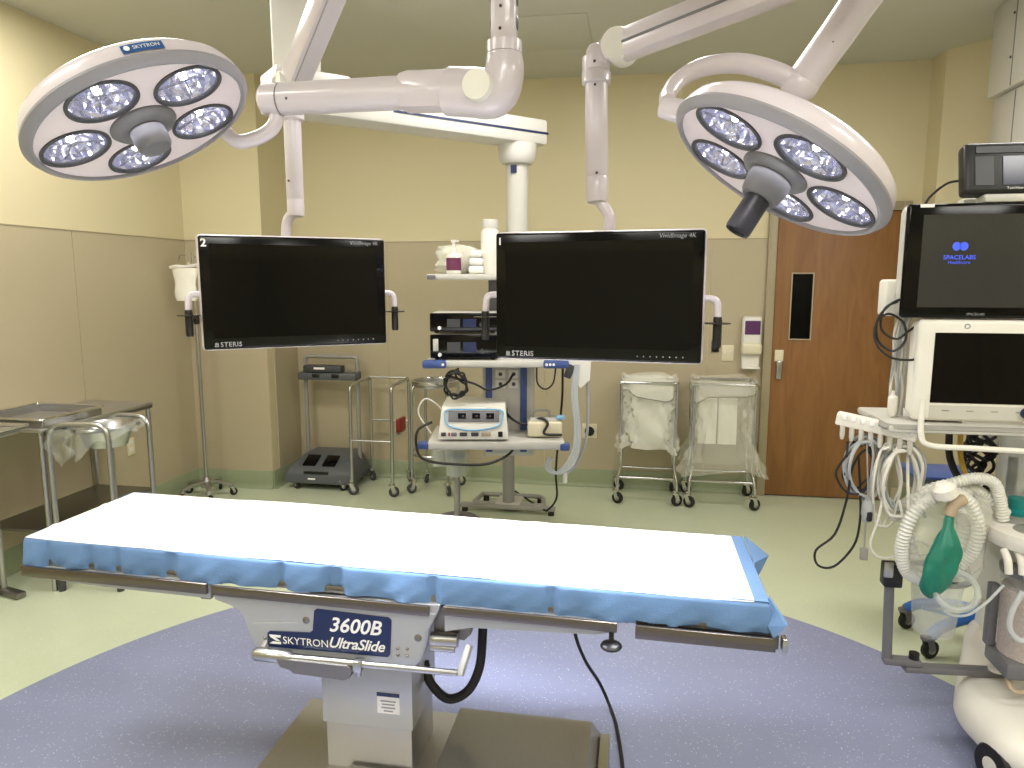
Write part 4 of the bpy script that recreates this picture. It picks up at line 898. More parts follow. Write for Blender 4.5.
part('top_band', MB().tube(spline([(-0.11, 0, 0.235), (-0.05, -0.012, 0.242), (0.0, 0, 0.238), (0.06, 0.01, 0.245), (0.11, 0, 0.25)], 4), 0.014, 8), 'white_plastic', u, local=True)
part('strap', MB().tube([(0.045, 0.02, 0.24), (0.0, 0.04, 0.27)], 0.004, 6), 'cable_white', u, local=True)

# --- dark grey floor machine
t = thing('floor_unit', 'dark grey wheeled floor unit with tubular upright handle and tray against the back wall', 'floor unit', (-2.385, 5.21, 0))
def hull(t):
    prof = [(-0.275, -0.20, 0.05), (-0.275, -0.20, 0.10), (-0.25, -0.17, 0.155), (-0.20, 0.0, 0.235), (-0.18, 0.04, 0.245)]
    m = MB(); vs = []
    for hx, y, z in prof: vs += [(-abs(hx), y, z), (abs(hx), y, z), (abs(hx) * 0.97, 0.21, z), (-abs(hx) * 0.97, 0.21, z)]
    fs = [(3, 2, 1, 0)] + [tuple(range(len(vs) - 4, len(vs)))]
    for k in range(len(prof) - 1):
        for i in range(4): fs.append((k * 4 + i, k * 4 + (i + 1) % 4, (k + 1) * 4 + (i + 1) % 4, (k + 1) * 4 + i))
    m._add(vs, fs); bm = bmesh.new(); V = [bm.verts.new(v) for v in m.v]; [bm.faces.new([V[i] for i in f]) for f in m.f]
    bmesh.ops.bevel(bm, geom=bm.edges[:], offset=0.012, segments=2, affect='EDGES', clamp_overlap=True); bm.verts.index_update()
    r = MB(); r._add([v.co.copy() for v in bm.verts], [[v.index for v in f.verts] for f in bm.faces]); bm.free(); return r
part('housing', hull(t), 'dark_slate', t, local=True)
for x in (-0.10, 0.06):
    m = MB(); m.M = Matrix.Translation((x, -0.075, 0.201)) @ Matrix.Rotation(math.radians(25.2), 4, 'X'); m.box((0, 0, 0.006), (0.105, 0.13, 0.012), 0.004); part('window', m, 'black_gloss', t, local=True)
m = MB(); m.box((-0.02, -0.185, 0.135), (0.20, 0.02, 0.02), 0.006); part('pull_slot', m, 'black_plastic', t, local=True)
part('badge', MB().box((-0.05, -0.203, 0.09), (0.06, 0.006, 0.014), 0.002), 'white_print', t, local=True)
for sx in (-1, 1): caster(t, sx * 0.19, -0.17, 0.035, 0.6 * sx, w=0.03, z_stem=0.075, hub='mid_grey')
for sx in (-1, 1): caster(t, sx * 0.19, 0.15, 0.035, 0.6 * sx, w=0.03, z_stem=0.075)
part('upright_frame', MB().tube(bend([(-0.225, 0.13, 0.20), (-0.225, 0.13, 1.005), (0.215, 0.13, 1.005), (0.215, 0.13, 0.18)], 0.035), 0.017, 12), 'mid_grey', t, local=True)
tr = part('tray', MB().box((-0.005, 0.09, 0.855), (0.49, 0.12, 0.06), 0.015), 'dark_slate', t, local=True)
part('tray_lid', MB().box((-0.04, 0.075, 0.915), (0.32, 0.09, 0.055), 0.012), 'dark_grey', tr, local=True)
part('label_sticker', MB().box((-0.06, 0.028, 0.920), (0.09, 0.004, 0.016)), 'white_print', tr, local=True)
for x in (-0.09, 0.07): part('recess', MB().box((x, 0.027, 0.862), (0.06, 0.012, 0.03), 0.006), 'black_plastic', tr, local=True)
for x in (-0.225, 0.215): part('clamp', MB().box((x, 0.13, 0.86), (0.05, 0.05, 0.06), 0.01), 'dark_slate', tr, local=True)

# --- open frame stand (kick-bucket frame)
t = thing('frame_stand', 'open stainless tube frame stand on casters with a red box on its side', 'stand', (-1.915, 5.16, 0))
for x in (-0.16, 0.16):
    part('side_frame', MB().tube(bend([(x - 0.005, -0.21, 0.10), (x, -0.21, 0.835), (x, 0.20, 0.845), (x, 0.20, 0.10)], 0.05), 0.0125, 12), 'steel', t, local=True)
    for y in (-0.21, 0.20): caster(t, x, y, 0.040, 0.4 if y < 0 else -0.6, z_stem=0.12, w=0.024, wheel='dark_grey')
for y, z in ((-0.21, 0.42), (0.20, 0.50), (0.20, 0.845)): part('cross_bar', MB().cyl((-0.16, y, z), (0.16, y, z), 0.009, seg=12), 'steel', t, local=True)
part('red_box', MB().box((0.178, -0.06, 0.525), (0.03, 0.15, 0.10), 0.006), 'red_plastic', t, local=True)
m = MB(); m.box((0.172, -0.06, 0.468), (0.035, 0.16, 0.012)); part('box_bracket', m, 'steel', t, local=True)

# --- ring stand
t = thing('ring_stand', 'stainless basin ring stand on casters between the frame stand and the boom', 'stand', (-1.49, 5.20, 0))
part('ring', MB().lathe([(0.165, 0), (0.178, 0), (0.182, 0.5), (0.178, 1), (0.165, 1), (0.162, 0.5), (0.165, 0)], 40, (0, 0, 0.815), (0, 0, 0.845)), 'steel', t, local=True)
part('ring_rim', MB().tube([(0.17 * math.cos(2 * PI * k / 40), 0.17 * math.sin(2 * PI * k / 40), 0.852) for k in range(40)], 0.009, 8, closed=True), 'chrome', t, local=True)
for k in range(4):
    a = math.radians(40 + 90 * k); c_, s_ = math.cos(a), math.sin(a)
    part('leg', MB().tube(bend([(0.172 * c_, 0.172 * s_, 0.825), (0.195 * c_, 0.195 * s_, 0.78), (0.205 * c_, 0.205 * s_, 0.11)], 0.03), 0.0115, 12), 'steel', t, local=True)
    caster(t, 0.205 * c_, 0.205 * s_, 0.038, a, z_stem=0.115, wheel='dark_grey')
part('lower_ring', MB().tube([(0.19 * math.cos(2 * PI * k / 36), 0.19 * math.sin(2 * PI * k / 36), 0.30) for k in range(36)], 0.008, 8, closed=True), 'steel', t, local=True)

# --- linen hampers
def film(fn, nu, nv): return MB().grid(fn, nu, nv, wrap=True)
def hamper_frame(t, w, dp):
    hw = w / 2
    part('top_rim', MB().tube(bend([(-hw, -dp, 0.885), (hw, -dp, 0.885), (hw, dp, 0.885), (-hw, dp, 0.885), (-hw, -dp, 0.885)], 0.03, 4), 0.011, 10), 'chrome', t, local=True)
    for sx in (-1, 1):
        for sy in (-1, 1):
            part('leg', MB().tube(bend([(sx * (hw - 0.004), sy * (dp - 0.01), 0.88), (sx * (hw - 0.012), sy * (dp - 0.02), 0.27), (sx * (hw + 0.01), sy * (dp + 0.02), 0.17), (sx * (hw + 0.01), sy * (dp + 0.02), 0.10)], 0.06), 0.0105, 12), 'chrome', t, local=True)
            caster(t, sx * (hw + 0.01), sy * (dp + 0.02), 0.042, 0.5 * sx, w=0.026, z_stem=0.115)
    for y in (-dp, dp): part('cross_bar', MB().cyl((-hw, y, 0.19), (hw, y, 0.19), 0.0095, seg=10), 'chrome', t, local=True)
    for x in (-hw, hw): part('side_bar', MB().cyl((x, -dp, 0.21), (x, dp, 0.21), 0.008, seg=10), 'chrome', t, local=True)
def bag(t, w, dp, zbot, flare, seed, m_, name, cuff=0.10):
    r = random.Random(seed); ph = [r.uniform(0, 6.28) for _ in range(8)]
    def fn(u, v):
        a = 2 * PI * u; ex = 0.45
        cx_ = math.copysign(abs(math.cos(a)) ** ex, math.cos(a)); sy_ = math.copysign(abs(math.sin(a)) ** ex, math.sin(a))
        q = 1 - v; z = zbot + (0.905 - zbot) * q
        k = 1 - 0.10 * math.sin(PI * v) + flare * max(0, v - 0.6)
        wr = 0.014 * math.sin(7 * a + ph[0] + 6 * v) + 0.012 * math.sin(13 * a + ph[1] - 13 * v) + 0.009 * math.sin(23 * a + 24 * v + ph[2]) + 0.006 * math.sin(31 * a - 37 * v)
        wr *= min(1, v * 4)
        hem = (0.022 * math.sin(3 * a + ph[3]) + 0.012 * math.sin(8 * a + ph[4])) * v ** 3
        return ((w / 2 * k * cx_ + wr * cx_), max(-0.20, min(0.16, (dp * k) * sy_ + wr * sy_ - 0.02 * v)), z + hem)
    b = part(name, film(fn, 72, 26), m_, t, local=True, sharp=70)
    def fc(u, v):     # cuff folded over the rim
        a = 2 * PI * u; ex = 0.4
        cx_ = math.copysign(abs(math.cos(a)) ** ex, math.cos(a)); sy_ = math.copysign(abs(math.sin(a)) ** ex, math.sin(a))
        o = 0.016 + 0.010 * math.sin(9 * a + ph[5]) * v
        return ((w / 2 + o) * cx_, (dp + o) * sy_, 0.915 - (cuff + 0.045 * math.sin(2 * a + ph[6]) + 0.02 * math.sin(5 * a + ph[7])) * v + 0.012 * math.sin(6 * a + ph[4]) * (1 - v))
    cf = part('bag_cuff', film(fc, 60, 6), m_, t, local=True, sharp=70)
    e = [fc(k / 60, 1.0) for k in range(60)]; part('cuff_edge', MB().tube([(p[0], p[1], p[2]) for p in e], 0.0022, 5, closed=True), 'film_edge', cf, local=True)
    return b
t = thing('linen_hamper', 'chrome hamper on casters with a crumpled white bag, left of its twin', 'hamper', (0.105, 5.255, 0), group='chrome hampers by the back wall')
hamper_frame(t, 0.40, 0.15); bag(t, 0.38, 0.135, 0.40, 0.35, 2, 'bag_film', 'bag')
part('liner', crumple((0.0, 0, 0.625), (0.33, 0.20, 0.40), 8, 40, 26, 0.10), 'paper_liner', t, local=True, sharp=20)
t = thing('linen_hamper', 'chrome hamper on casters with a long clear bag, next to the wooden door', 'hamper', (0.625, 5.25, 0), group='chrome hampers by the back wall')
hamper_frame(t, 0.43, 0.155); bag(t, 0.43, 0.16, 0.25, 1.0, 9, 'bag_sheer', 'bag')
for k, x in enumerate((-0.105, 0.035)):
    m = MB(); m.grid(lambda u, v: (x - 0.06 + 0.125 * u, -0.05 + 0.006 * math.sin(9 * u + 4 * v + k), 0.44 + 0.33 * v), 8, 8); m.grid(lambda u, v: (x - 0.06 + 0.125 * u, -0.02 + 0.006 * math.sin(9 * u + 4 * v + k), 0.44 + 0.33 * v), 8, 8)
    m.box((x, -0.035, 0.605), (0.125, 0.022, 0.33), 0.006); part('folded_liner', m, 'paper_liner', t, local=True)

# --- roll stand behind the boom
t = thing('roll_stand', 'grey column stand with a flat oval base standing below the boom', 'stand', (-0.855, 4.80, 0))
part('column', MB().cyl((0, 0, 0.05), (0, 0, 0.66), 0.042, seg=24), 'mid_grey', t, local=True)
part('base_ring', MB().tube(bend([(-0.23, 0.20, 0.045), (0.22, 0.20, 0.045), (0.25, 0.0, 0.045), (0.20, -0.02, 0.045), (-0.20, -0.02, 0.045), (-0.25, 0.0, 0.045), (-0.23, 0.20, 0.045)], 0.06, 4), 0.017, 10), 'mid_grey', t, local=True)
part('cross_bar', MB().bar((-0.33, -0.07, 0.045), (0.34, -0.07, 0.045), 0.05, 0.030, 0.008), 'mid_grey', t, local=True)
part('base_plate', MB().box((0, 0.03, 0.05), (0.18, 0.22, 0.022), 0.006), 'pale_grey', t, local=True)
for x, y in ((-0.30, -0.07), (0.31, -0.07), (-0.2, 0.19), (0.2, 0.19)): part('foot', MB().cyl((x, y, 0), (x, y, 0.034), 0.022, seg=14), 'black_rubber', t, local=True)
# --- suction canister on its pole
t = thing('suction_stand', 'clear suction canister with green lid on a slim grey pole under the boom shelf', 'suction stand', (-1.135, 4.45, 0))
part('pole', MB().cyl((-0.012, 0.03, 0.03), (-0.012, 0.03, 0.46), 0.022, seg=16), 'mid_grey', t, local=True)
part('base', MB().lathe([(0, 0), (0.15, 0), (0.155, 0.4), (0.13, 0.8), (0.03, 1), (0, 1)], 28, (-0.012, 0.03, 0), (-0.012, 0.03, 0.045)), 'grey_plastic', t, local=True)
part('canister', MB().lathe([(0, 0), (0.068, 0), (0.085, 0.9), (0.088, 1)], 28, (0.0, -0.02, 0.345), (0.0, -0.02, 0.53)), 'clear_thick', t, local=True)
part('canister', MB().lathe([(0, 0), (0.050, 0), (0.058, 0.9), (0.06, 1)], 28, (-0.115, -0.02, 0.40), (-0.115, -0.02, 0.54)), 'clear_thick', t, local=True)
part('lid', MB().lathe([(0, 0), (0.092, 0), (0.094, 0.6), (0.08, 1), (0, 1)], 28, (0, -0.02, 0.53), (0, -0.02, 0.565)), 'cove_green', t, local=True)
part('lid', MB().lathe([(0, 0), (0.062, 0), (0.064, 0.6), (0.05, 1), (0, 1)], 28, (-0.115, -0.02, 0.54), (-0.115, -0.02, 0.565)), 'cove_green', t, local=True)
part('bracket', MB().box((-0.02, 0.03, 0.46), (0.12, 0.06, 0.03), 0.006), 'blue_trim', t, local=True)

# ================================================================== LEFT WALL FURNITURE
t = thing('instrument_table', 'stainless steel table with lower shelf against the left wall', 'table', (-3.148, 3.49, 0))
part('table_top', MB().box((0, 0, 0.852), (0.44, 0.86, 0.018), 0.004), 'steel_brushed', t, local=True)
part('apron', MB().box((0.212, 0, 0.837), (0.012, 0.84, 0.024), 0.003), 'steel_dark', t, local=True)
part('apron', MB().box((0, 0.422, 0.837), (0.41, 0.012, 0.024), 0.003), 'steel_dark', t, local=True)
for sx in (-1, 1):
    for sy in (-1, 1): part('leg', MB().cyl((sx * 0.195, sy * 0.405, 0.0), (sx * 0.195, sy * 0.405, 0.845), 0.0145, seg=14), 'steel', t, local=True)
part('shelf', MB().box((0, 0, 0.315), (0.40, 0.81, 0.016), 0.004), 'steel_dark', t, local=True)
def tray_stand(loc, label, w, l, z, post):
    t = thing('tray_stand', label, 'tray stand', loc, 0)
    tr = part('tray', MB().box((0, 0, z - 0.012), (w - 0.012, l - 0.012, 0.006), 0.002), 'steel_brushed', t, local=True)
    part('tray_rim', MB().tube(bend([(-w / 2, -l / 2, z), (w / 2, -l / 2, z), (w / 2, l / 2, z), (-w / 2, l / 2, z), (-w / 2, -l / 2, z)], 0.03, 4), lambda q: (0.006, 0.013), 8), 'chrome', tr, local=True)
    part('tray_frame', MB().tube(bend([(-w / 2 + 0.02, l / 2 - 0.03, z - 0.024), (w / 2 - 0.02, l / 2 - 0.03, z - 0.024), (w / 2 - 0.02, -l / 2 + 0.03, z - 0.024), (-w / 2 + 0.02, -l / 2 + 0.03, z - 0.024)], 0.03), 0.008, 8), 'steel', t, local=True)
    for x, y in post:
        part('post', MB().cyl((x, y, 0.03), (x, y, z - 0.02), 0.015, seg=14), 'steel', t, local=True)
        part('foot_bar', MB().bar((x - 0.02, y, 0.02), (x - 0.02 + 0.16, y - 0.04, 0.02), 0.05, 0.03, 0.006), 'steel_dark', t, local=True)
    part('foot_bar', MB().bar((post[0][0], post[0][1], 0.022), (post[-1][0], post[-1][1], 0.022), 0.05, 0.03, 0.006), 'steel_dark', t, local=True)
    return t
t = thing('instrument_tray', 'shallow stainless tray with raised rim lying on the steel table by the left wall', 'tray', (-3.15, 3.30, 0.861))
part('tray_floor', MB().box((0, 0, 0.004), (0.40, 0.40, 0.006), 0.002), 'steel_brushed', t, local=True)
for sx in (-1, 1): part('tray_wall', MB().bar((sx * 0.205, -0.20, 0.022), (sx * 0.205, 0.20, 0.022), 0.005, 0.040), 'steel', t, local=True)
for sy in (-1, 1): part('tray_wall', MB().bar((-0.20, sy * 0.205, 0.022), (0.20, sy * 0.205, 0.022), 0.005, 0.040), 'steel', t, local=True)
part('tray_rim', MB().tube(bend([(-0.215, -0.215, 0.044), (0.215, -0.215, 0.044), (0.215, 0.215, 0.044), (-0.215, 0.215, 0.044), (-0.215, -0.215, 0.044)], 0.03, 4), 0.007, 8), 'chrome', t, local=True)
tray_stand((-3.15, 2.80, 0), 'stainless tray stand nearest the camera at the left picture edge', 0.42, 0.42, 0.895, [(-0.03, 0.205), (-0.17, 0.205)])
# basin stand with plastic-covered basin
t = thing('basin_stand', 'stainless arched basin stand with plastic-wrapped basin in front of the steel table', 'basin stand', (-2.755, 3.29, 0))
for (xa, ya), (xb, yb), z in (((-0.16, -0.20), (0.14, -0.15), 0.885), ((-0.13, 0.19), (0.115, 0.19), 0.865)):
    part('arch', MB().tube(bend([(xa, ya, 0.09), (xa, ya, z), (xb, yb, z), (xb, yb, 0.09)], 0.085, 7), 0.0135, 12), 'steel', t, local=True)
    for x, y in ((xa, ya), (xb, yb)): part('foot', MB().lathe([(0, 0), (0.017, 0), (0.019, 0.5), (0.016, 1), (0, 1)], 14, (x, y, 0), (x, y, 0.095)), 'dark_grey', t, local=True)
part('cross_bar', MB().cyl((-0.16, -0.20, 0.22), (-0.13, 0.19, 0.22), 0.009, seg=10), 'steel', t, local=True)
part('cross_bar', MB().cyl((0.14, -0.15, 0.22), (0.115, 0.19, 0.22), 0.009, seg=10), 'steel', t, local=True)
part('ring', MB().tube([(-0.005 + 0.150 * math.cos(2 * PI * k / 40), 0.01 + 0.17 * math.sin(2 * PI * k / 40), 0.845) for k in range(40)], 0.010, 8, closed=True), 'steel', t, local=True)
part('basin', MB().lathe([(0.145, 1), (0.15, 1.02), (0.135, 0.9), (0.10, 0.1), (0.0, 0.0)], 36, (-0.005, 0.01, 0.725), (-0.005, 0.01, 0.85)), 'steel', t, local=True)
def wrap(u, v):
    a = 2 * PI * u; k = 0.16 + 0.015 * math.sin(5 * a + 3) + 0.012 * math.sin(11 * a) + 0.02 * v
    dn = (0.05 + 0.11 * max(0, math.cos(a - math.radians(245))) ** 2 + 0.02 * math.sin(7 * a)) * v
    return (-0.005 + k * math.cos(a) * 0.98, 0.01 + k * 1.05 * math.sin(a), 0.865 - dn + 0.008 * math.sin(9 * a) * v)
part('plastic_wrap', MB().grid(wrap, 64, 8, wrap=True), 'clear_plastic', t, local=True, sharp=60)
m = MB(); m.grid(lambda u, v: (-0.155 + 0.13 * u + 0.02 * math.sin(9 * v), -0.205 - 0.02 * math.sin(6 * u + 4 * v), 0.86 - 0.20 * v * (1 - 0.55 * abs(u - 0.35))), 10, 10); part('plastic_tail', m, 'clear_plastic', t, local=True, sharp=60)
#==NEXT==
# ================================================================== ANAESTHESIA WORKSTATION (right)
def rounded(pts, r, n=5):
    P = [Vector((p[0], p[1], 0)) for p in pts]; out = []
    for i in range(len(P)):
        a = P[i - 1] - P[i]; c = P[(i + 1) % len(P)] - P[i]; rr = r[i] if isinstance(r, (list, tuple)) else r
        s = P[i] + a.normalized() * rr; e = P[i] + c.normalized() * rr
        for j in range(n + 1):
            q = j / n; v = s * (1 - q) ** 2 + P[i] * 2 * q * (1 - q) + e * q * q; out.append((v.x, v.y))
    return out
def loft(poly, levels):
    """stack of scaled copies of a polygon: levels = (z, inset factor, centre)"""
    cx_ = sum(p[0] for p in poly) / len(poly); cy_ = sum(p[1] for p in poly) / len(poly); vs = []; n = len(poly)
    for z, k in levels: vs += [(cx_ + (x - cx_) * k, cy_ + (y - cy_) * k, z) for x, y in poly]
    fs = [tuple(range(n - 1, -1, -1)), tuple(range(len(vs) - n, len(vs)))]
    for l in range(len(levels) - 1): fs += [(l * n + i, l * n + (i + 1) % n, (l + 1) * n + (i + 1) % n, (l + 1) * n + i) for i in range(n)]
    m = MB(); m._add(vs, fs); return m
t = thing('anaesthesia_machine', 'white anaesthesia machine with rounded wheeled base at the right picture edge', 'anaesthesia machine', (1.55, 2.80, 0))
part('base_shell', loft(rounded([(1.115, 2.53), (1.155, 2.24), (2.0, 2.20), (2.05, 3.25), (1.46, 3.25)], [0.10, 0.10, 0.12, 0.15, 0.15], 7), [(0.085, 0.95), (0.09, 0.985), (0.105, 1.0), (0.135, 1.0), (0.165, 0.975), (0.19, 0.92), (0.205, 0.85), (0.212, 0.76)]), 'white_plastic', t)
part('base_hump', loft(rounded([(1.33, 2.72), (2.0, 2.62), (2.0, 3.2), (1.45, 3.2)], 0.1, 6), [(0.18, 1.0), (0.27, 0.98), (0.295, 0.93), (0.305, 0.85)]), 'white_plastic', t)
def big_wheel(x, y, r, w, rz):
    dx, dy = math.cos(rz) * w / 2, math.sin(rz) * w / 2
    k = part('castor_wheel', MB().lathe([(0, 0), (r * 0.62, 0), (r * 0.9, 0.06), (r, 0.25), (r, 0.75), (r * 0.9, 0.94), (r * 0.62, 1), (0, 1)], 30, (x - dx, y - dy, r), (x + dx, y + dy, r)), 'black_rubber', t)
    part('wheel_cap', MB().lathe([(0, 0), (r * 0.62, 0.1), (r * 0.70, 0.5), (r * 0.62, 0.9), (0, 1)], 26, (x - dx * 1.15, y - dy * 1.15, r), (x + dx * 1.15, y + dy * 1.15, r)), 'white_plastic', k)
for x, y in ((1.17, 2.32), (1.90, 2.32), (1.56, 3.12), (1.93, 3.12)): big_wheel(x, y, 0.070, 0.055, 0.35)
part('cabinet', MB().box((1.62, 2.88, 0.545), (0.50, 0.62, 0.36), 0.015), 'pale_grey', t)
for k in range(2): part('drawer', MB().box((1.62, 2.564, 0.46 + k * 0.175), (0.46, 0.02, 0.155), 0.008), 'white_plastic', t)
part('worktop', loft(rounded([(1.165, 2.60), (1.20, 2.40), (1.95, 2.36), (1.95, 3.15), (1.25, 3.05)], [0.09, 0.11, 0.08, 0.05, 0.08], 7), [(0.735, 0.96), (0.74, 0.985), (0.755, 1.0), (0.775, 1.0), (0.788, 0.992), (0.792, 0.975)]), 'white_plastic', t)
part('worktop_apron', MB().slab(rounded([(1.235, 2.60), (1.27, 2.47), (1.88, 2.44), (1.88, 3.0), (1.30, 2.98)], 0.05, 5), 0.655, 0.737), 'pale_grey', t)
for y in (2.50, 2.61): part('recess_tray', MB().lathe([(0, 0), (0.062, 0), (0.066, 0.6), (0.060, 1), (0, 1)], 28, (1.305, y, 0.786), (1.305, y, 0.795)), 'mid_grey', t)
part('back_tower', MB().box((1.72, 3.02, 1.25), (0.46, 0.34, 0.92), 0.02), 'white_plastic', t)
part('upper_shelf', MB().box((1.32, 2.70, 1.112), (0.96, 0.36, 0.026), 0.010), 'pale_grey', t)
part('shelf_lip', MB().tube(bend([(0.838, 2.70, 1.115), (0.838, 2.53, 1.115), (1.80, 2.53, 1.115)], 0.03), 0.012, 8), 'mid_grey', t)
part('screen_post', MB().box((1.14, 2.77, 1.50), (0.09, 0.06, 0.76), 0.01), 'pale_grey', t)
part('handrail', MB().tube(spline([(0.935, 2.515, 1.215), (0.935, 2.505, 1.10), (0.965, 2.50, 1.065), (1.10, 2.50, 1.060), (1.35, 2.50, 1.055), (1.70, 2.50, 1.055)], 7), 0.0095, 10), 'white_plastic', t)
part('absorber_canister', MB().lathe([(0.098, 0), (0.10, 0.05), (0.104, 0.9), (0.106, 1)], 32, (1.325, 2.50, 0.365), (1.325, 2.50, 0.648)), 'clear_plastic', t)
part('soda_lime', MB().lathe([(0, 0), (0.094, 0), (0.097, 0.9), (0.096, 0.98), (0, 1)], 32, (1.325, 2.50, 0.368), (1.325, 2.50, 0.60)), 'granules', t, label='pinkish white granules filling the clear canister')
part('canister_top', MB().lathe([(0, 0), (0.108, 0), (0.11, 0.6), (0.10, 1), (0, 1)], 32, (1.325, 2.50, 0.645), (1.325, 2.50, 0.675)), 'grey_plastic', t)
part('canister_base', MB().box((1.315, 2.50, 0.335), (0.19, 0.16, 0.06), 0.012), 'grey_plastic', t)
part('release_latch', MB().tube(bend([(1.24, 2.45, 0.30), (1.235, 2.41, 0.275), (1.335, 2.41, 0.275), (1.34, 2.45, 0.30)], 0.02), 0.008, 8), 'tan_plastic', t)
part('bracket_post', MB().box((1.222, 2.555, 0.475), (0.030, 0.035, 0.22), 0.006), 'grey_plastic', t)
for x in (1.195, 1.235, 1.275): part('hose_port', MB().tube(bend([(x, 2.46, 0.735), (x, 2.43, 0.715), (x + 0.004, 2.425, 0.670)], 0.015), 0.012, 10), 'white_plastic', t)
part('drain_tube', MB().tube(spline([(1.245, 2.425, 0.675), (1.255, 2.41, 0.64), (1.275, 2.395, 0.58), (1.275, 2.39, 0.50), (1.235, 2.385, 0.465), (1.200, 2.385, 0.50), (1.20, 2.385, 0.56), (1.225, 2.385, 0.63)], 6), 0.009, 10), 'tube_clear', t)
part('drain_tube', MB().tube(spline([(1.260, 2.425, 0.675), (1.285, 2.41, 0.64), (1.298, 2.39, 0.58), (1.295, 2.385, 0.555)], 6), 0.009, 10), 'tube_clear', t)
part('tube_end', MB().box((1.296, 2.385, 0.535), (0.020, 0.020, 0.045), 0.005), 'white_print', t)
part('clear_cylinder', MB().lathe([(0, 0), (0.085, 0), (0.088, 0.05), (0.088, 0.95), (0.094, 0.96), (0.094, 1)], 32, (1.415, 2.83, 0.82), (1.415, 2.83, 1.05)), 'clear_thick', t)
for k in range(2): part('bellows_post', MB().cyl((1.375 + 0.07 * k, 2.83, 0.82), (1.375 + 0.07 * k, 2.83, 0.96), 0.016, seg=12), 'dark_grey', t)
part('cylinder_base', MB().lathe([(0, 0), (0.10, 0), (0.10, 0.8), (0.09, 1), (0, 1)], 32, (1.415, 2.83, 0.788), (1.415, 2.83, 0.822)), 'pale_grey', t)
part('teal_valve', MB().lathe([(0, 0), (0.05, 0), (0.052, 0.3), (0.034, 0.45), (0.034, 1), (0, 1)], 24, (1.335, 2.68, 0.789), (1.335, 2.68, 0.85)), 'teal_plastic', t)
machine = t
# bracket arm with bucket ring
t = thing('bucket_bracket', 'grey jointed bracket arm with clamp and black ring beside the anaesthesia machine', 'bracket', (0.918, 2.60, 0.24))
part('arm_link', MB().bar((0.905, 2.60, 0.252), (1.030, 2.60, 0.252), 0.045, 0.024, 0.006), 'grey_plastic', t)
part('arm_link', MB().bar((0.975, 2.60, 0.228), (1.315, 2.625, 0.228), 0.045, 0.024, 0.006), 'grey_plastic', t)
part('pivot_knob', MB().cyl((1.008, 2.60, 0.262), (1.008, 2.60, 0.287), 0.017, seg=16), 'black_plastic', t)
part('pivot_cap', MB().cyl((1.285, 2.61, 0.240), (1.285, 2.61, 0.252), 0.028, seg=18), 'white_plastic', t)
part('post', MB().cyl((0.918, 2.60, 0.25), (0.905, 2.60, 0.60), 0.0165, seg=16), 'grey_plastic', t)
part('clamp', MB().box((0.912, 2.60, 0.575), (0.062, 0.055, 0.085), 0.008), 'black_plastic', t)
part('clamp_plate', MB().box((0.892, 2.572, 0.60), (0.030, 0.012, 0.055), 0.004), 'steel', t)
m = MB(); cxr, cyr = 1.062, 2.60
m.tube([(cxr + 0.098 * math.cos(2 * PI * k / 36), cyr + 0.098 * math.sin(2 * PI * k / 36), 0.586) for k in range(36)], lambda q: (0.012, 0.009), 8, closed=True, flat=(0, 0, 1)); part('ring', m, 'black_plastic', t)
part('ring_arm', MB().bar((0.93, 2.60, 0.590), (0.972, 2.60, 0.588), 0.030, 0.024, 0.005), 'black_plastic', t)
t = thing('waste_bucket', 'clear plastic bucket hanging in the black ring of the bracket', 'bucket', (cxr, cyr, 0.37))
part('bucket', MB().lathe([(0, 0), (0.062, 0), (0.066, 0.03), (0.086, 0.97), (0.092, 1.0), (0.088, 1.0), (0.064, 0.04), (0, 0.03)], 36, (cxr, cyr, 0.37), (cxr, cyr, 0.615)), 'clear_plastic', t)
part('rim', MB().tube([(cxr + 0.091 * math.cos(2 * PI * k / 36), cyr + 0.091 * math.sin(2 * PI * k / 36), 0.618) for k in range(36)], 0.005, 8, closed=True), 'clear_thick', t)
part('suction_tube', MB().tube(spline([(cxr - 0.05, cyr - 0.03, 0.47), (cxr, cyr, 0.45), (cxr + 0.05, cyr + 0.02, 0.43)], 5), 0.007, 8), 'light_blue_print', t)
# breathing circuit with green bag
t = thing('breathing_circuit', 'coiled white corrugated breathing hose with a green bag resting on the bucket', 'breathing circuit', (1.02, 2.50, 0.60))
def corrugated(pts, r, n=14):
    P = spline(pts, n); N_ = len(P)
    return MB().tube(P, lambda q: r * (1 + 0.09 * math.cos(q * (N_ - 1) * PI)), 12)
part('hose', corrugated([(0.985, 2.53, 0.590), (0.935, 2.52, 0.615), (0.907, 2.51, 0.680), (0.907, 2.50, 0.760), (0.940, 2.50, 0.845), (1.015, 2.50, 0.905), (1.090, 2.51, 0.885), (1.138, 2.52, 0.800), (1.140, 2.54, 0.700), (1.10, 2.55, 0.635), (1.06, 2.55, 0.625)], 0.021), 'hose_white', t)
part('hose', corrugated([(0.960, 2.56, 0.66), (0.945, 2.57, 0.78), (0.975, 2.57, 0.880), (1.07, 2.56, 0.925), (1.135, 2.56, 0.945), (1.195, 2.57, 0.930), (1.225, 2.58, 0.870), (1.240, 2.58, 0.80)], 0.019), 'hose_white', t)
part('hose', corrugated([(1.03, 2.56, 0.60), (1.10, 2.57, 0.66), (1.12, 2.57, 0.77), (1.09, 2.57, 0.85), (1.13, 2.59, 0.90), (1.18, 2.60, 0.88), (1.265, 2.62, 0.81)], 0.019), 'hose_white', t)
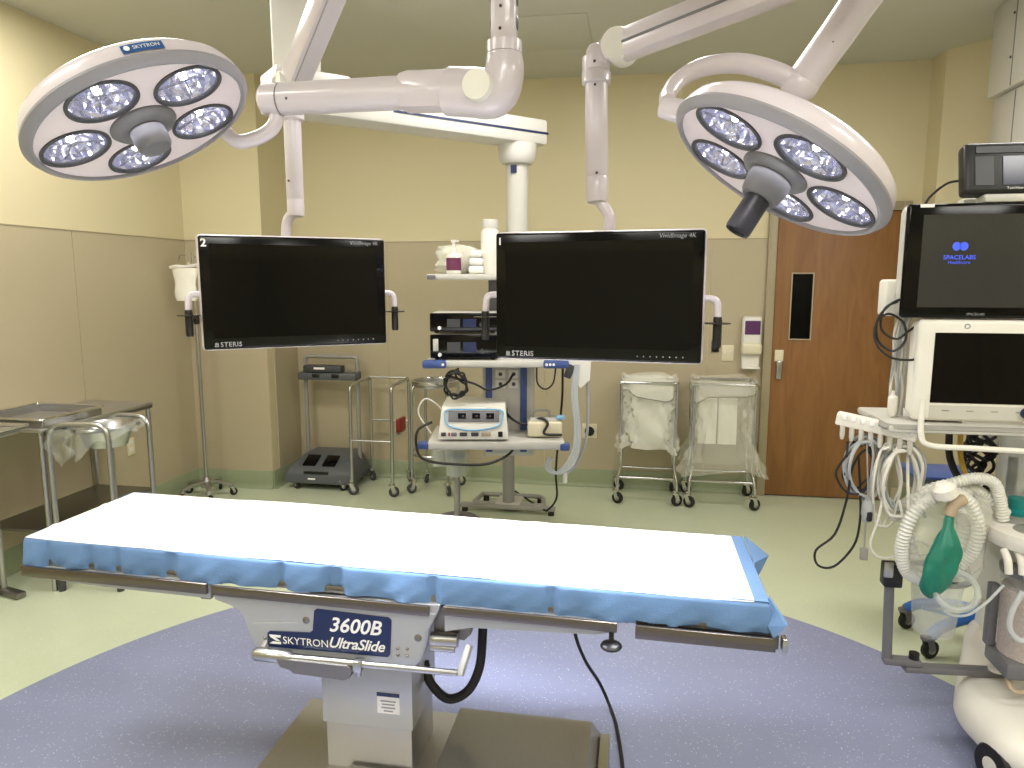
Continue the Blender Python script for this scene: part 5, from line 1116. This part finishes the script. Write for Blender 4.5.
def gb(u, v):
    a = 2 * PI * u; prof = [(0.0, 0.012), (0.08, 0.016), (0.16, 0.018), (0.28, 0.036), (0.45, 0.054), (0.65, 0.060), (0.82, 0.048), (0.94, 0.028), (1.0, 0.002)]
    for (v0, r0), (v1, r1) in zip(prof, prof[1:]):
        if v0 <= v <= v1: r = r0 + (r1 - r0) * (v - v0) / (v1 - v0); break
    ax = Vector((1.022 - 0.05 * v, 2.455, 0.855 - 0.285 * v)); ax.y -= 0.035 * min(1, v * 3); r *= 0.86 * (1 + 0.14 * math.sin(3 * a + 4 * v) + 0.08 * math.sin(7 * a - 9 * v) + 0.05 * math.sin(4 * a + 17 * v))
    return (ax.x + r * math.cos(a), ax.y + 0.62 * r * math.sin(a), ax.z + 0.18 * r * math.cos(a))
part('reservoir_bag', MB().grid(gb, 28, 24, wrap=True), 'teal_bag', t, label='dark green reservoir bag')
part('elbow', MB().tube(bend([(1.022, 2.455, 0.845), (1.030, 2.455, 0.885), (1.065, 2.47, 0.895)], 0.02), 0.019, 12), 'tan_plastic', t)
part('filter', MB().lathe([(0, 0), (0.018, 0), (0.036, 0.25), (0.036, 0.75), (0.018, 1), (0, 1)], 22, (1.010, 2.45, 0.90), (0.985, 2.44, 0.955)), 'white_plastic', t)
def mk(u, v):
    a = 2 * PI * u; k = 0.02 + 0.06 * v; return (1.045 + k * math.cos(a) * 0.8, 2.435 - 0.02 * v + 0.3 * k * math.sin(a), 0.635 + k * math.sin(a) * 0.7 - 0.03 * v)
part('face_mask', MB().grid(mk, 26, 6, wrap=True), 'clear_plastic', t)
part('mask_cushion', MB().tube([mk(k / 26, 1.0) for k in range(26)], 0.010, 8, closed=True), 'clear_thick', t)
part('wrapper', crumple((1.045, 2.53, 0.745), (0.24, 0.10, 0.32), 21, 40, 24, 0.14), 'bag_sheer', t, sharp=20)
part('sampling_tube', MB().tube(spline([(1.0, 2.43, 0.60), (1.02, 2.42, 0.53), (1.08, 2.42, 0.52), (1.14, 2.43, 0.56), (1.20, 2.45, 0.62)], 6), 0.005, 8), 'tube_clear', t)

# --- displays on the machine
t = thing('patient_monitor', 'black wide patient monitor showing a small blue logo, above the white ventilator display', 'monitor', (1.155, 2.60, 1.478))
part('back_shell', MB().box((1.172, 2.632, 1.664), (0.612, 0.06, 0.376), 0.03, 3), 'pale_grey', t)
part('bezel', MB().box((1.172, 2.598, 1.664), (0.604, 0.022, 0.372), 0.018, 3), 'black_gloss', t)
mat('screen_lit', (22, 22, 21), 0.12, var=0.04, emit=(60, 60, 56), estr=0.45)
sc = part('screen', MB().box((1.177, 2.5868, 1.664), (0.515, 0.002, 0.300)), 'screen_lit', t)
lettering('lettering', 'SPACELABS', 0.0195, frontM(1.036, 2.5848, 1.676), 'logo_blue', sc, local=False, align='CENTER', bold=0.0003)
lettering('lettering', 'Healthcare', 0.0155, frontM(1.036, 2.5848, 1.660), 'logo_blue', sc, local=False, align='CENTER')
for sx in (-1, 1):
    m = MB(); m.grid(lambda u, v: (1.036 + sx * 0.011 + 0.0125 * v * math.cos(2 * PI * u) + sx * 0.004 * v * math.sin(2 * PI * u), 2.5850, 1.712 + 0.0135 * v * math.sin(2 * PI * u) - sx * 0.004 * v * math.cos(2 * PI * u)), 20, 1, wrap=True); part('logo_lobe', m, 'logo_blue', sc)
lettering('lettering', 'SPACELABS', 0.011, frontM(1.10, 2.5866, 1.4915), 'grey_print', t, local=False, align='CENTER')
part('sticker', MB().box((0.928, 2.5862, 1.843), (0.042, 0.002, 0.011)), 'white_print', t)
part('power_mark', MB().box((1.25, 2.5862, 1.836), (0.012, 0.002, 0.012)), 'white_print', t)
part('mount', MB().box((1.15, 2.70, 1.66), (0.14, 0.10, 0.14), 0.01), 'grey_plastic', t)
t = thing('small_monitor', 'small black tilted module with a dark blue screen on top of the patient monitor', 'monitor', (1.22, 2.63, 1.852))
R10 = Matrix.Translation((1.225, 2.63, 1.962)) @ Matrix.Rotation(math.radians(-12), 4, 'X')
def TM(): m = MB(); m.M = R10.copy(); return m
part('housing', TM().box((0, 0.02, 0), (0.365, 0.06, 0.172), 0.016, 3), 'black_plastic', t)
part('screen', TM().box((0.03, -0.0115, -0.012), (0.20, 0.004, 0.095)), 'dark_blue_screen', t)
part('side_panel', TM().box((-0.125, -0.0115, -0.012), (0.055, 0.004, 0.095)), 'dark_grey', t)
part('top_panel', TM().box((0, -0.0115, 0.058), (0.30, 0.004, 0.022)), 'dark_grey', t)
lettering('lettering', 'TwinView', 0.012, R10 @ frontM(-0.06, -0.0135, -0.070), 'white_print', t, local=False)
part('stand', MB().box((1.22, 2.63, 1.865), (0.24, 0.07, 0.026), 0.006), 'pale_grey', t)
cable('power_cable', [(1.055, 2.66, 1.93), (1.02, 2.68, 1.925), (0.98, 2.68, 1.895), (0.955, 2.68, 1.86), (0.945, 2.69, 1.80)], 0.004, 'cable_black', 'thin black cable arching behind the patient monitor from the small module')
t = thing('ventilator_display', 'white framed ventilator display with a black screen below the patient monitor', 'monitor', (1.19, 2.60, 1.126))
part('back_shell', MB().box((1.195, 2.63, 1.303), (0.54, 0.075, 0.345), 0.04, 4), 'white_plastic', t)
part('frame', MB().box((1.195, 2.592, 1.303), (0.535, 0.03, 0.340), 0.014, 3), 'white_plastic', t)
part('screen', MB().box((1.205, 2.5765, 1.313), (0.45, 0.003, 0.235)), 'black_gloss', t)
part('button_strip', MB().box((1.205, 2.5768, 1.165), (0.45, 0.002, 0.045)), 'pale_grey', t)
for k in range(4):
    m = MB(); m.box((1.03 + k * 0.075, 2.5755, 1.170), (0.022, 0.002, 0.004)); part('button_mark', m, 'mid_grey', t)
part('knob', MB().lathe([(0, 0), (0.018, 0), (0.018, 0.7), (0.014, 1), (0, 1)], 20, (1.275, 2.576, 1.168), (1.275, 2.556, 1.168)), 'navy_label', t)
part('maker_mark', MB().lathe([(0.006, 0), (0.009, 0), (0.009, 1), (0.006, 1), (0.006, 0)], 16, (1.075, 2.5765, 1.4525), (1.075, 2.5745, 1.4525)), 'grey_print', t)
part('foot', MB().box((1.19, 2.64, 1.130), (0.20, 0.10, 0.012), 0.003), 'pale_grey', t)
# --- transformer box on the left with cable loops
t = thing('gas_module', 'white side module with a black plug left of the patient monitor', 'module', (0.888, 2.68, 1.48))
part('box', MB().box((0.888, 2.68, 1.543), (0.105, 0.075, 0.125), 0.012, 3), 'white_plastic', t)
part('plug', MB().box((0.893, 2.635, 1.545), (0.050, 0.03, 0.035), 0.006), 'black_plastic', t)
part('mount_arm', MB().bar((0.915, 2.69, 1.54), (1.10, 2.71, 1.54), 0.03, 0.03, 0.004), 'grey_plastic', t)
part('cable', MB().tube(spline([(0.900, 2.625, 1.545), (0.845, 2.60, 1.525), (0.805, 2.60, 1.47), (0.812, 2.60, 1.40), (0.86, 2.60, 1.365), (0.90, 2.61, 1.40), (0.89, 2.61, 1.46), (0.84, 2.61, 1.49), (0.800, 2.60, 1.455), (0.803, 2.59, 1.39), (0.85, 2.59, 1.345), (0.91, 2.60, 1.335), (0.95, 2.62, 1.34)], 6), 0.0042, 7), 'cable_black', t)
part('cable', MB().tube(spline([(0.900, 2.628, 1.54), (0.83, 2.61, 1.51), (0.822, 2.61, 1.44), (0.87, 2.61, 1.405), (0.91, 2.62, 1.43), (0.95, 2.63, 1.46)], 6), 0.0042, 7), 'cable_black', t)
t = thing('cable_bundle', 'bundle of pale grey cables hanging beside the ventilator display', 'cables', (0.905, 2.70, 1.13))
rb = random.Random(3)
for k in range(8):
    x = 0.895 + 0.005 * k; j = [rb.uniform(-0.008, 0.008) for _ in range(4)]
    part('cable', MB().tube(spline([(x + 0.02, 2.70, 1.50), (x + j[0], 2.69 + j[1], 1.42), (x + j[1], 2.69 + j[2], 1.32), (x + j[2], 2.69 + j[3], 1.22), (x + j[3], 2.69 + j[0], 1.128)], 5), 0.0042, 7), 'cable_grey' if k % 2 else 'cable_white', t)
part('plug', MB().lathe([(0, 0), (0.010, 0), (0.016, 0.15), (0.016, 0.75), (0.006, 0.85), (0.005, 1), (0, 1)], 14, (0.894, 2.665, 1.13), (0.894, 2.665, 1.22)), 'white_plastic', t)

# --- lead block with hanging cables
LB0, LB1 = Vector((0.712, 2.66, 1.120)), Vector((0.945, 2.56, 1.085))
t = thing('lead_rack', 'white lead rack with a row of plugs beside the ventilator display', 'lead rack', (0.83, 2.61, 1.05))
part('rail', MB().bar(LB0, LB1, 0.040, 0.046, 0.006), 'white_plastic', t)
part('rail_arm', MB().bar((0.90, 2.62, 1.105), (0.90, 2.76, 1.112), 0.03, 0.02, 0.004), 'grey_plastic', t)
for k in range(8):
    p = LB0.lerp(LB1, (k + 0.7) / 8.4) + Vector((-0.004, -0.014, -0.020))
    q = part('plug', MB().lathe([(0, 0), (0.006, 0.05), (0.009, 0.35), (0.009, 1), (0, 1)], 10, p + Vector((0, 0, -0.052)), p), 'pale_grey', t)
    part('clip', MB().box(p + Vector((0, -0.012, 0.030)), (0.016, 0.008, 0.018), 0.003), 'white_print', t)
def loops(name, label, c, rx, rz, turns, seed, m_, start, r=0.0048, end=None):
    rnd = random.Random(seed); pts = [start]; n = 12
    for i in range(int(turns * n)):
        a = PI / 2 + 2 * PI * i / n; k = 1 + rnd.uniform(-0.10, 0.10)
        pts.append((c[0] + rx * k * math.cos(a), c[1] + 0.012 * math.sin(i * 1.7) + 0.0015 * i, c[2] + rz * k * math.sin(a)))
    if end: pts += end
    return cable(name, pts, r, m_, label, n=4, seg=7)
loops('lead_cable', 'pale grey lead cable coiled under the left half of the lead rack', (0.805, 2.59, 0.955), 0.060, 0.105, 4.0, 31, 'cable_grey', (0.775, 2.60, 1.045), 0.0055)
loops('lead_cable', 'white lead cable coiled under the right half of the lead rack', (0.905, 2.54, 0.920), 0.060, 0.125, 4.0, 32, 'cable_white', (0.880, 2.56, 1.03), 0.0055, [(0.93, 2.53, 0.80), (0.96, 2.53, 0.74), (1.00, 2.53, 0.71)])
loops('lead_cable', 'white looped cable hanging lowest between the two lead coils', (0.865, 2.565, 0.90), 0.045, 0.14, 2.0, 35, 'cable_white', (0.845, 2.57, 1.03), 0.0045, [(0.84, 2.55, 0.80), (0.815, 2.54, 0.70), (0.85, 2.54, 0.655), (0.91, 2.54, 0.675), (0.92, 2.54, 0.76), (0.90, 2.55, 0.86)])
loops('lead_cable', 'grey lead cable coiled widest beside the right end of the lead rack', (0.925, 2.575, 0.930), 0.062, 0.115, 2.6, 41, 'cable_grey', (0.925, 2.575, 1.03), 0.005, [(0.965, 2.56, 0.86), (0.99, 2.56, 0.80)])
loops('lead_cable', 'thin black cable coiled behind the left grey lead coil', (0.790, 2.625, 0.950), 0.048, 0.085, 2.2, 43, 'cable_black', (0.755, 2.63, 1.045), 0.004)
cable('lead_cable', [(0.745, 2.63, 1.04), (0.735, 2.60, 1.0), (0.705, 2.60, 0.93), (0.745, 2.60, 0.865), (0.80, 2.60, 0.87), (0.83, 2.60, 0.95), (0.80, 2.60, 1.02), (0.76, 2.60, 0.96), (0.745, 2.60, 0.83), (0.715, 2.60, 0.71), (0.655, 2.60, 0.645), (0.665, 2.60, 0.590), (0.72, 2.60, 0.590), (0.78, 2.60, 0.67), (0.795, 2.60, 0.76), (0.79, 2.60, 0.86), (0.775, 2.60, 1.0)], 0.0042, 'cable_black', 'black lead cable hanging in a long loop in front of the wooden door', n=5)
t = thing('oximeter_clip', 'grey finger clip sensor hanging below the lead coils', 'sensor', (0.812, 2.585, 0.775))
part('clip', MB().lathe([(0, 0), (0.012, 0.02), (0.020, 0.3), (0.019, 0.7), (0.008, 0.9), (0.005, 1), (0, 1)], 16, (0.812, 2.585, 0.765), (0.812, 2.585, 0.86)), 'cable_grey', t)
part('cord', MB().tube(spline([(0.812, 2.585, 0.855), (0.815, 2.585, 0.92), (0.82, 2.59, 1.0), (0.815, 2.60, 1.05)], 5), 0.004, 7), 'cable_grey', t)
part('jaw', MB().box((0.815, 2.572, 0.79), (0.018, 0.02, 0.035), 0.005), 'black_plastic', t)
t = thing('temperature_plug', 'small grey plug dangling lowest on a thin cord by the door', 'plug', (0.808, 2.575, 0.63))
part('plug', MB().box((0.808, 2.575, 0.652), (0.026, 0.014, 0.045), 0.004), 'mid_grey', t)
part('cord', MB().tube(spline([(0.808, 2.575, 0.672), (0.806, 2.575, 0.76), (0.808, 2.577, 0.86), (0.80, 2.59, 1.0), (0.80, 2.605, 1.055)], 5), 0.003, 6), 'mid_grey', t)

# --- hoses, tray and stand behind the machine
cable('gas_hose', [(1.165, 2.86, 1.10), (1.165, 2.86, 1.02), (1.175, 2.86, 0.94), (1.215, 2.86, 0.86), (1.28, 2.86, 0.80), (1.36, 2.90, 0.797)], 0.013, 'cable_black', 'thick black gas hose curving down behind the breathing circuit', 'hose')
cable('gas_hose', [(1.195, 2.84, 1.10), (1.195, 2.84, 1.03), (1.205, 2.84, 0.94), (1.240, 2.84, 0.86), (1.30, 2.84, 0.808)], 0.010, 'cable_yellow', 'yellow gas hose curving down beside the thick black hose', 'hose')
t = thing('cable_tangle', 'tangle of black cables and white ribbons hanging behind the anaesthesia machine', 'cables', (1.30, 2.90, 0.80))
rb = random.Random(14)
for k in range(9):
    x = 1.24 + 0.016 * k; p = [(x, 2.90, 1.10)]
    for q in range(5): p.append((1.26 + rb.uniform(-0.03, 0.09), 2.90 + rb.uniform(-0.03, 0.04), 1.03 - 0.045 * q + rb.uniform(-0.015, 0.015)))
    p.append((1.34 + rb.uniform(-0.05, 0.05), 2.92, 0.80)); part('cable', MB().tube(spline(p, 5), 0.0065, 7), 'cable_black', t)
for k in range(5): part('ribbon', MB().box((1.27 + 0.024 * k, 2.945, 1.03), (0.013, 0.004, 0.14)), 'white_print', t)
t = thing('supply_tray', 'dark blue grey plastic tray behind the breathing circuit', 'tray', (1.33, 3.38, 0.685))
part('tray', frustum(1.235, 1.475, 3.28, 3.48, 0.685, 0.755, -0.02, -0.02, -0.02, -0.02), 'dark_slate', t, smooth=False)
part('tray_rim', MB().box((1.355, 3.38, 0.758), (0.29, 0.25, 0.012), 0.004), 'blue_trim', t)
part('clamp_arm', MB().bar((1.40, 3.30, 0.73), (1.56, 3.10, 0.705), 0.035, 0.025, 0.005), 'mid_grey', t)
t = thing('wheeled_stand', 'blue arched stand base with black casters behind the clear bucket', 'stand', (1.60, 3.25, 0))
for ex, ey in ((1.27, 3.13), (1.27, 3.40), (1.66, 3.52), (1.88, 3.24), (1.60, 2.98)):
    v = Vector((ex - 1.60, ey - 3.25, 0))
    part('leg', MB().tube(spline([(1.60, 3.25, 0.150), (1.60 + v.x * 0.5, 3.25 + v.y * 0.5, 0.165), (1.60 + v.x * 0.85, 3.25 + v.y * 0.85, 0.135), (ex, ey, 0.098)], 5), lambda q: (0.024, 0.030 - 0.006 * q), 10, flat=(0, 0, 1)), 'blue_stand', t)
    caster(t, ex - 1.60, ey - 3.25, 0.040, 0.4, z_stem=0.115, w=0.028, fork='grey_plastic')
part('hub', MB().lathe([(0, 0), (0.05, 0), (0.055, 0.3), (0.045, 1), (0, 1)], 22, (1.60, 3.25, 0.125), (1.60, 3.25, 0.25)), 'blue_stand', t)
part('pole', MB().cyl((1.60, 3.25, 0.27), (1.60, 3.25, 0.62), 0.017, seg=16), 'steel', t)
cable('drain_hose', [(1.20, 2.60, 0.50), (1.19, 2.70, 0.42), (1.23, 2.85, 0.36), (1.33, 3.0, 0.30), (1.50, 3.12, 0.27)], 0.008, 'tube_clear', 'clear drain hose running from the bracket post to the blue stand', 'hose')

# --- ceiling gas column at the right
t = thing('gas_column', 'white boxed ceiling gas column above the right monitors', 'ceiling column', (2.10, 4.28, 2.0))
part('upper_housing', MB().box((2.10, 4.24, (2.605 + ZC) / 2), (0.40, 0.66, ZC - 2.605 - 0.002), 0.006), 'boom_white', t)
part('lower_housing', MB().box((2.10, 4.24, 2.24), (0.34, 0.64, 0.72), 0.006), 'boom_white', t)
for y in (4.314,):
    part('seam', MB().box((1.8995, y, (2.605 + ZC) / 2), (0.004, 0.006, ZC - 2.62)), 'grey_plastic', t)
    part('seam', MB().box((1.9295, y, 2.25), (0.004, 0.006, 0.68)), 'grey_plastic', t)
part('screw', MB().ball((1.899, 4.335, 2.76), 0.007, 8, 6), 'dark_grey', t)
part('screw', MB().ball((1.899, 4.335, 2.98), 0.007, 8, 6), 'dark_grey', t)
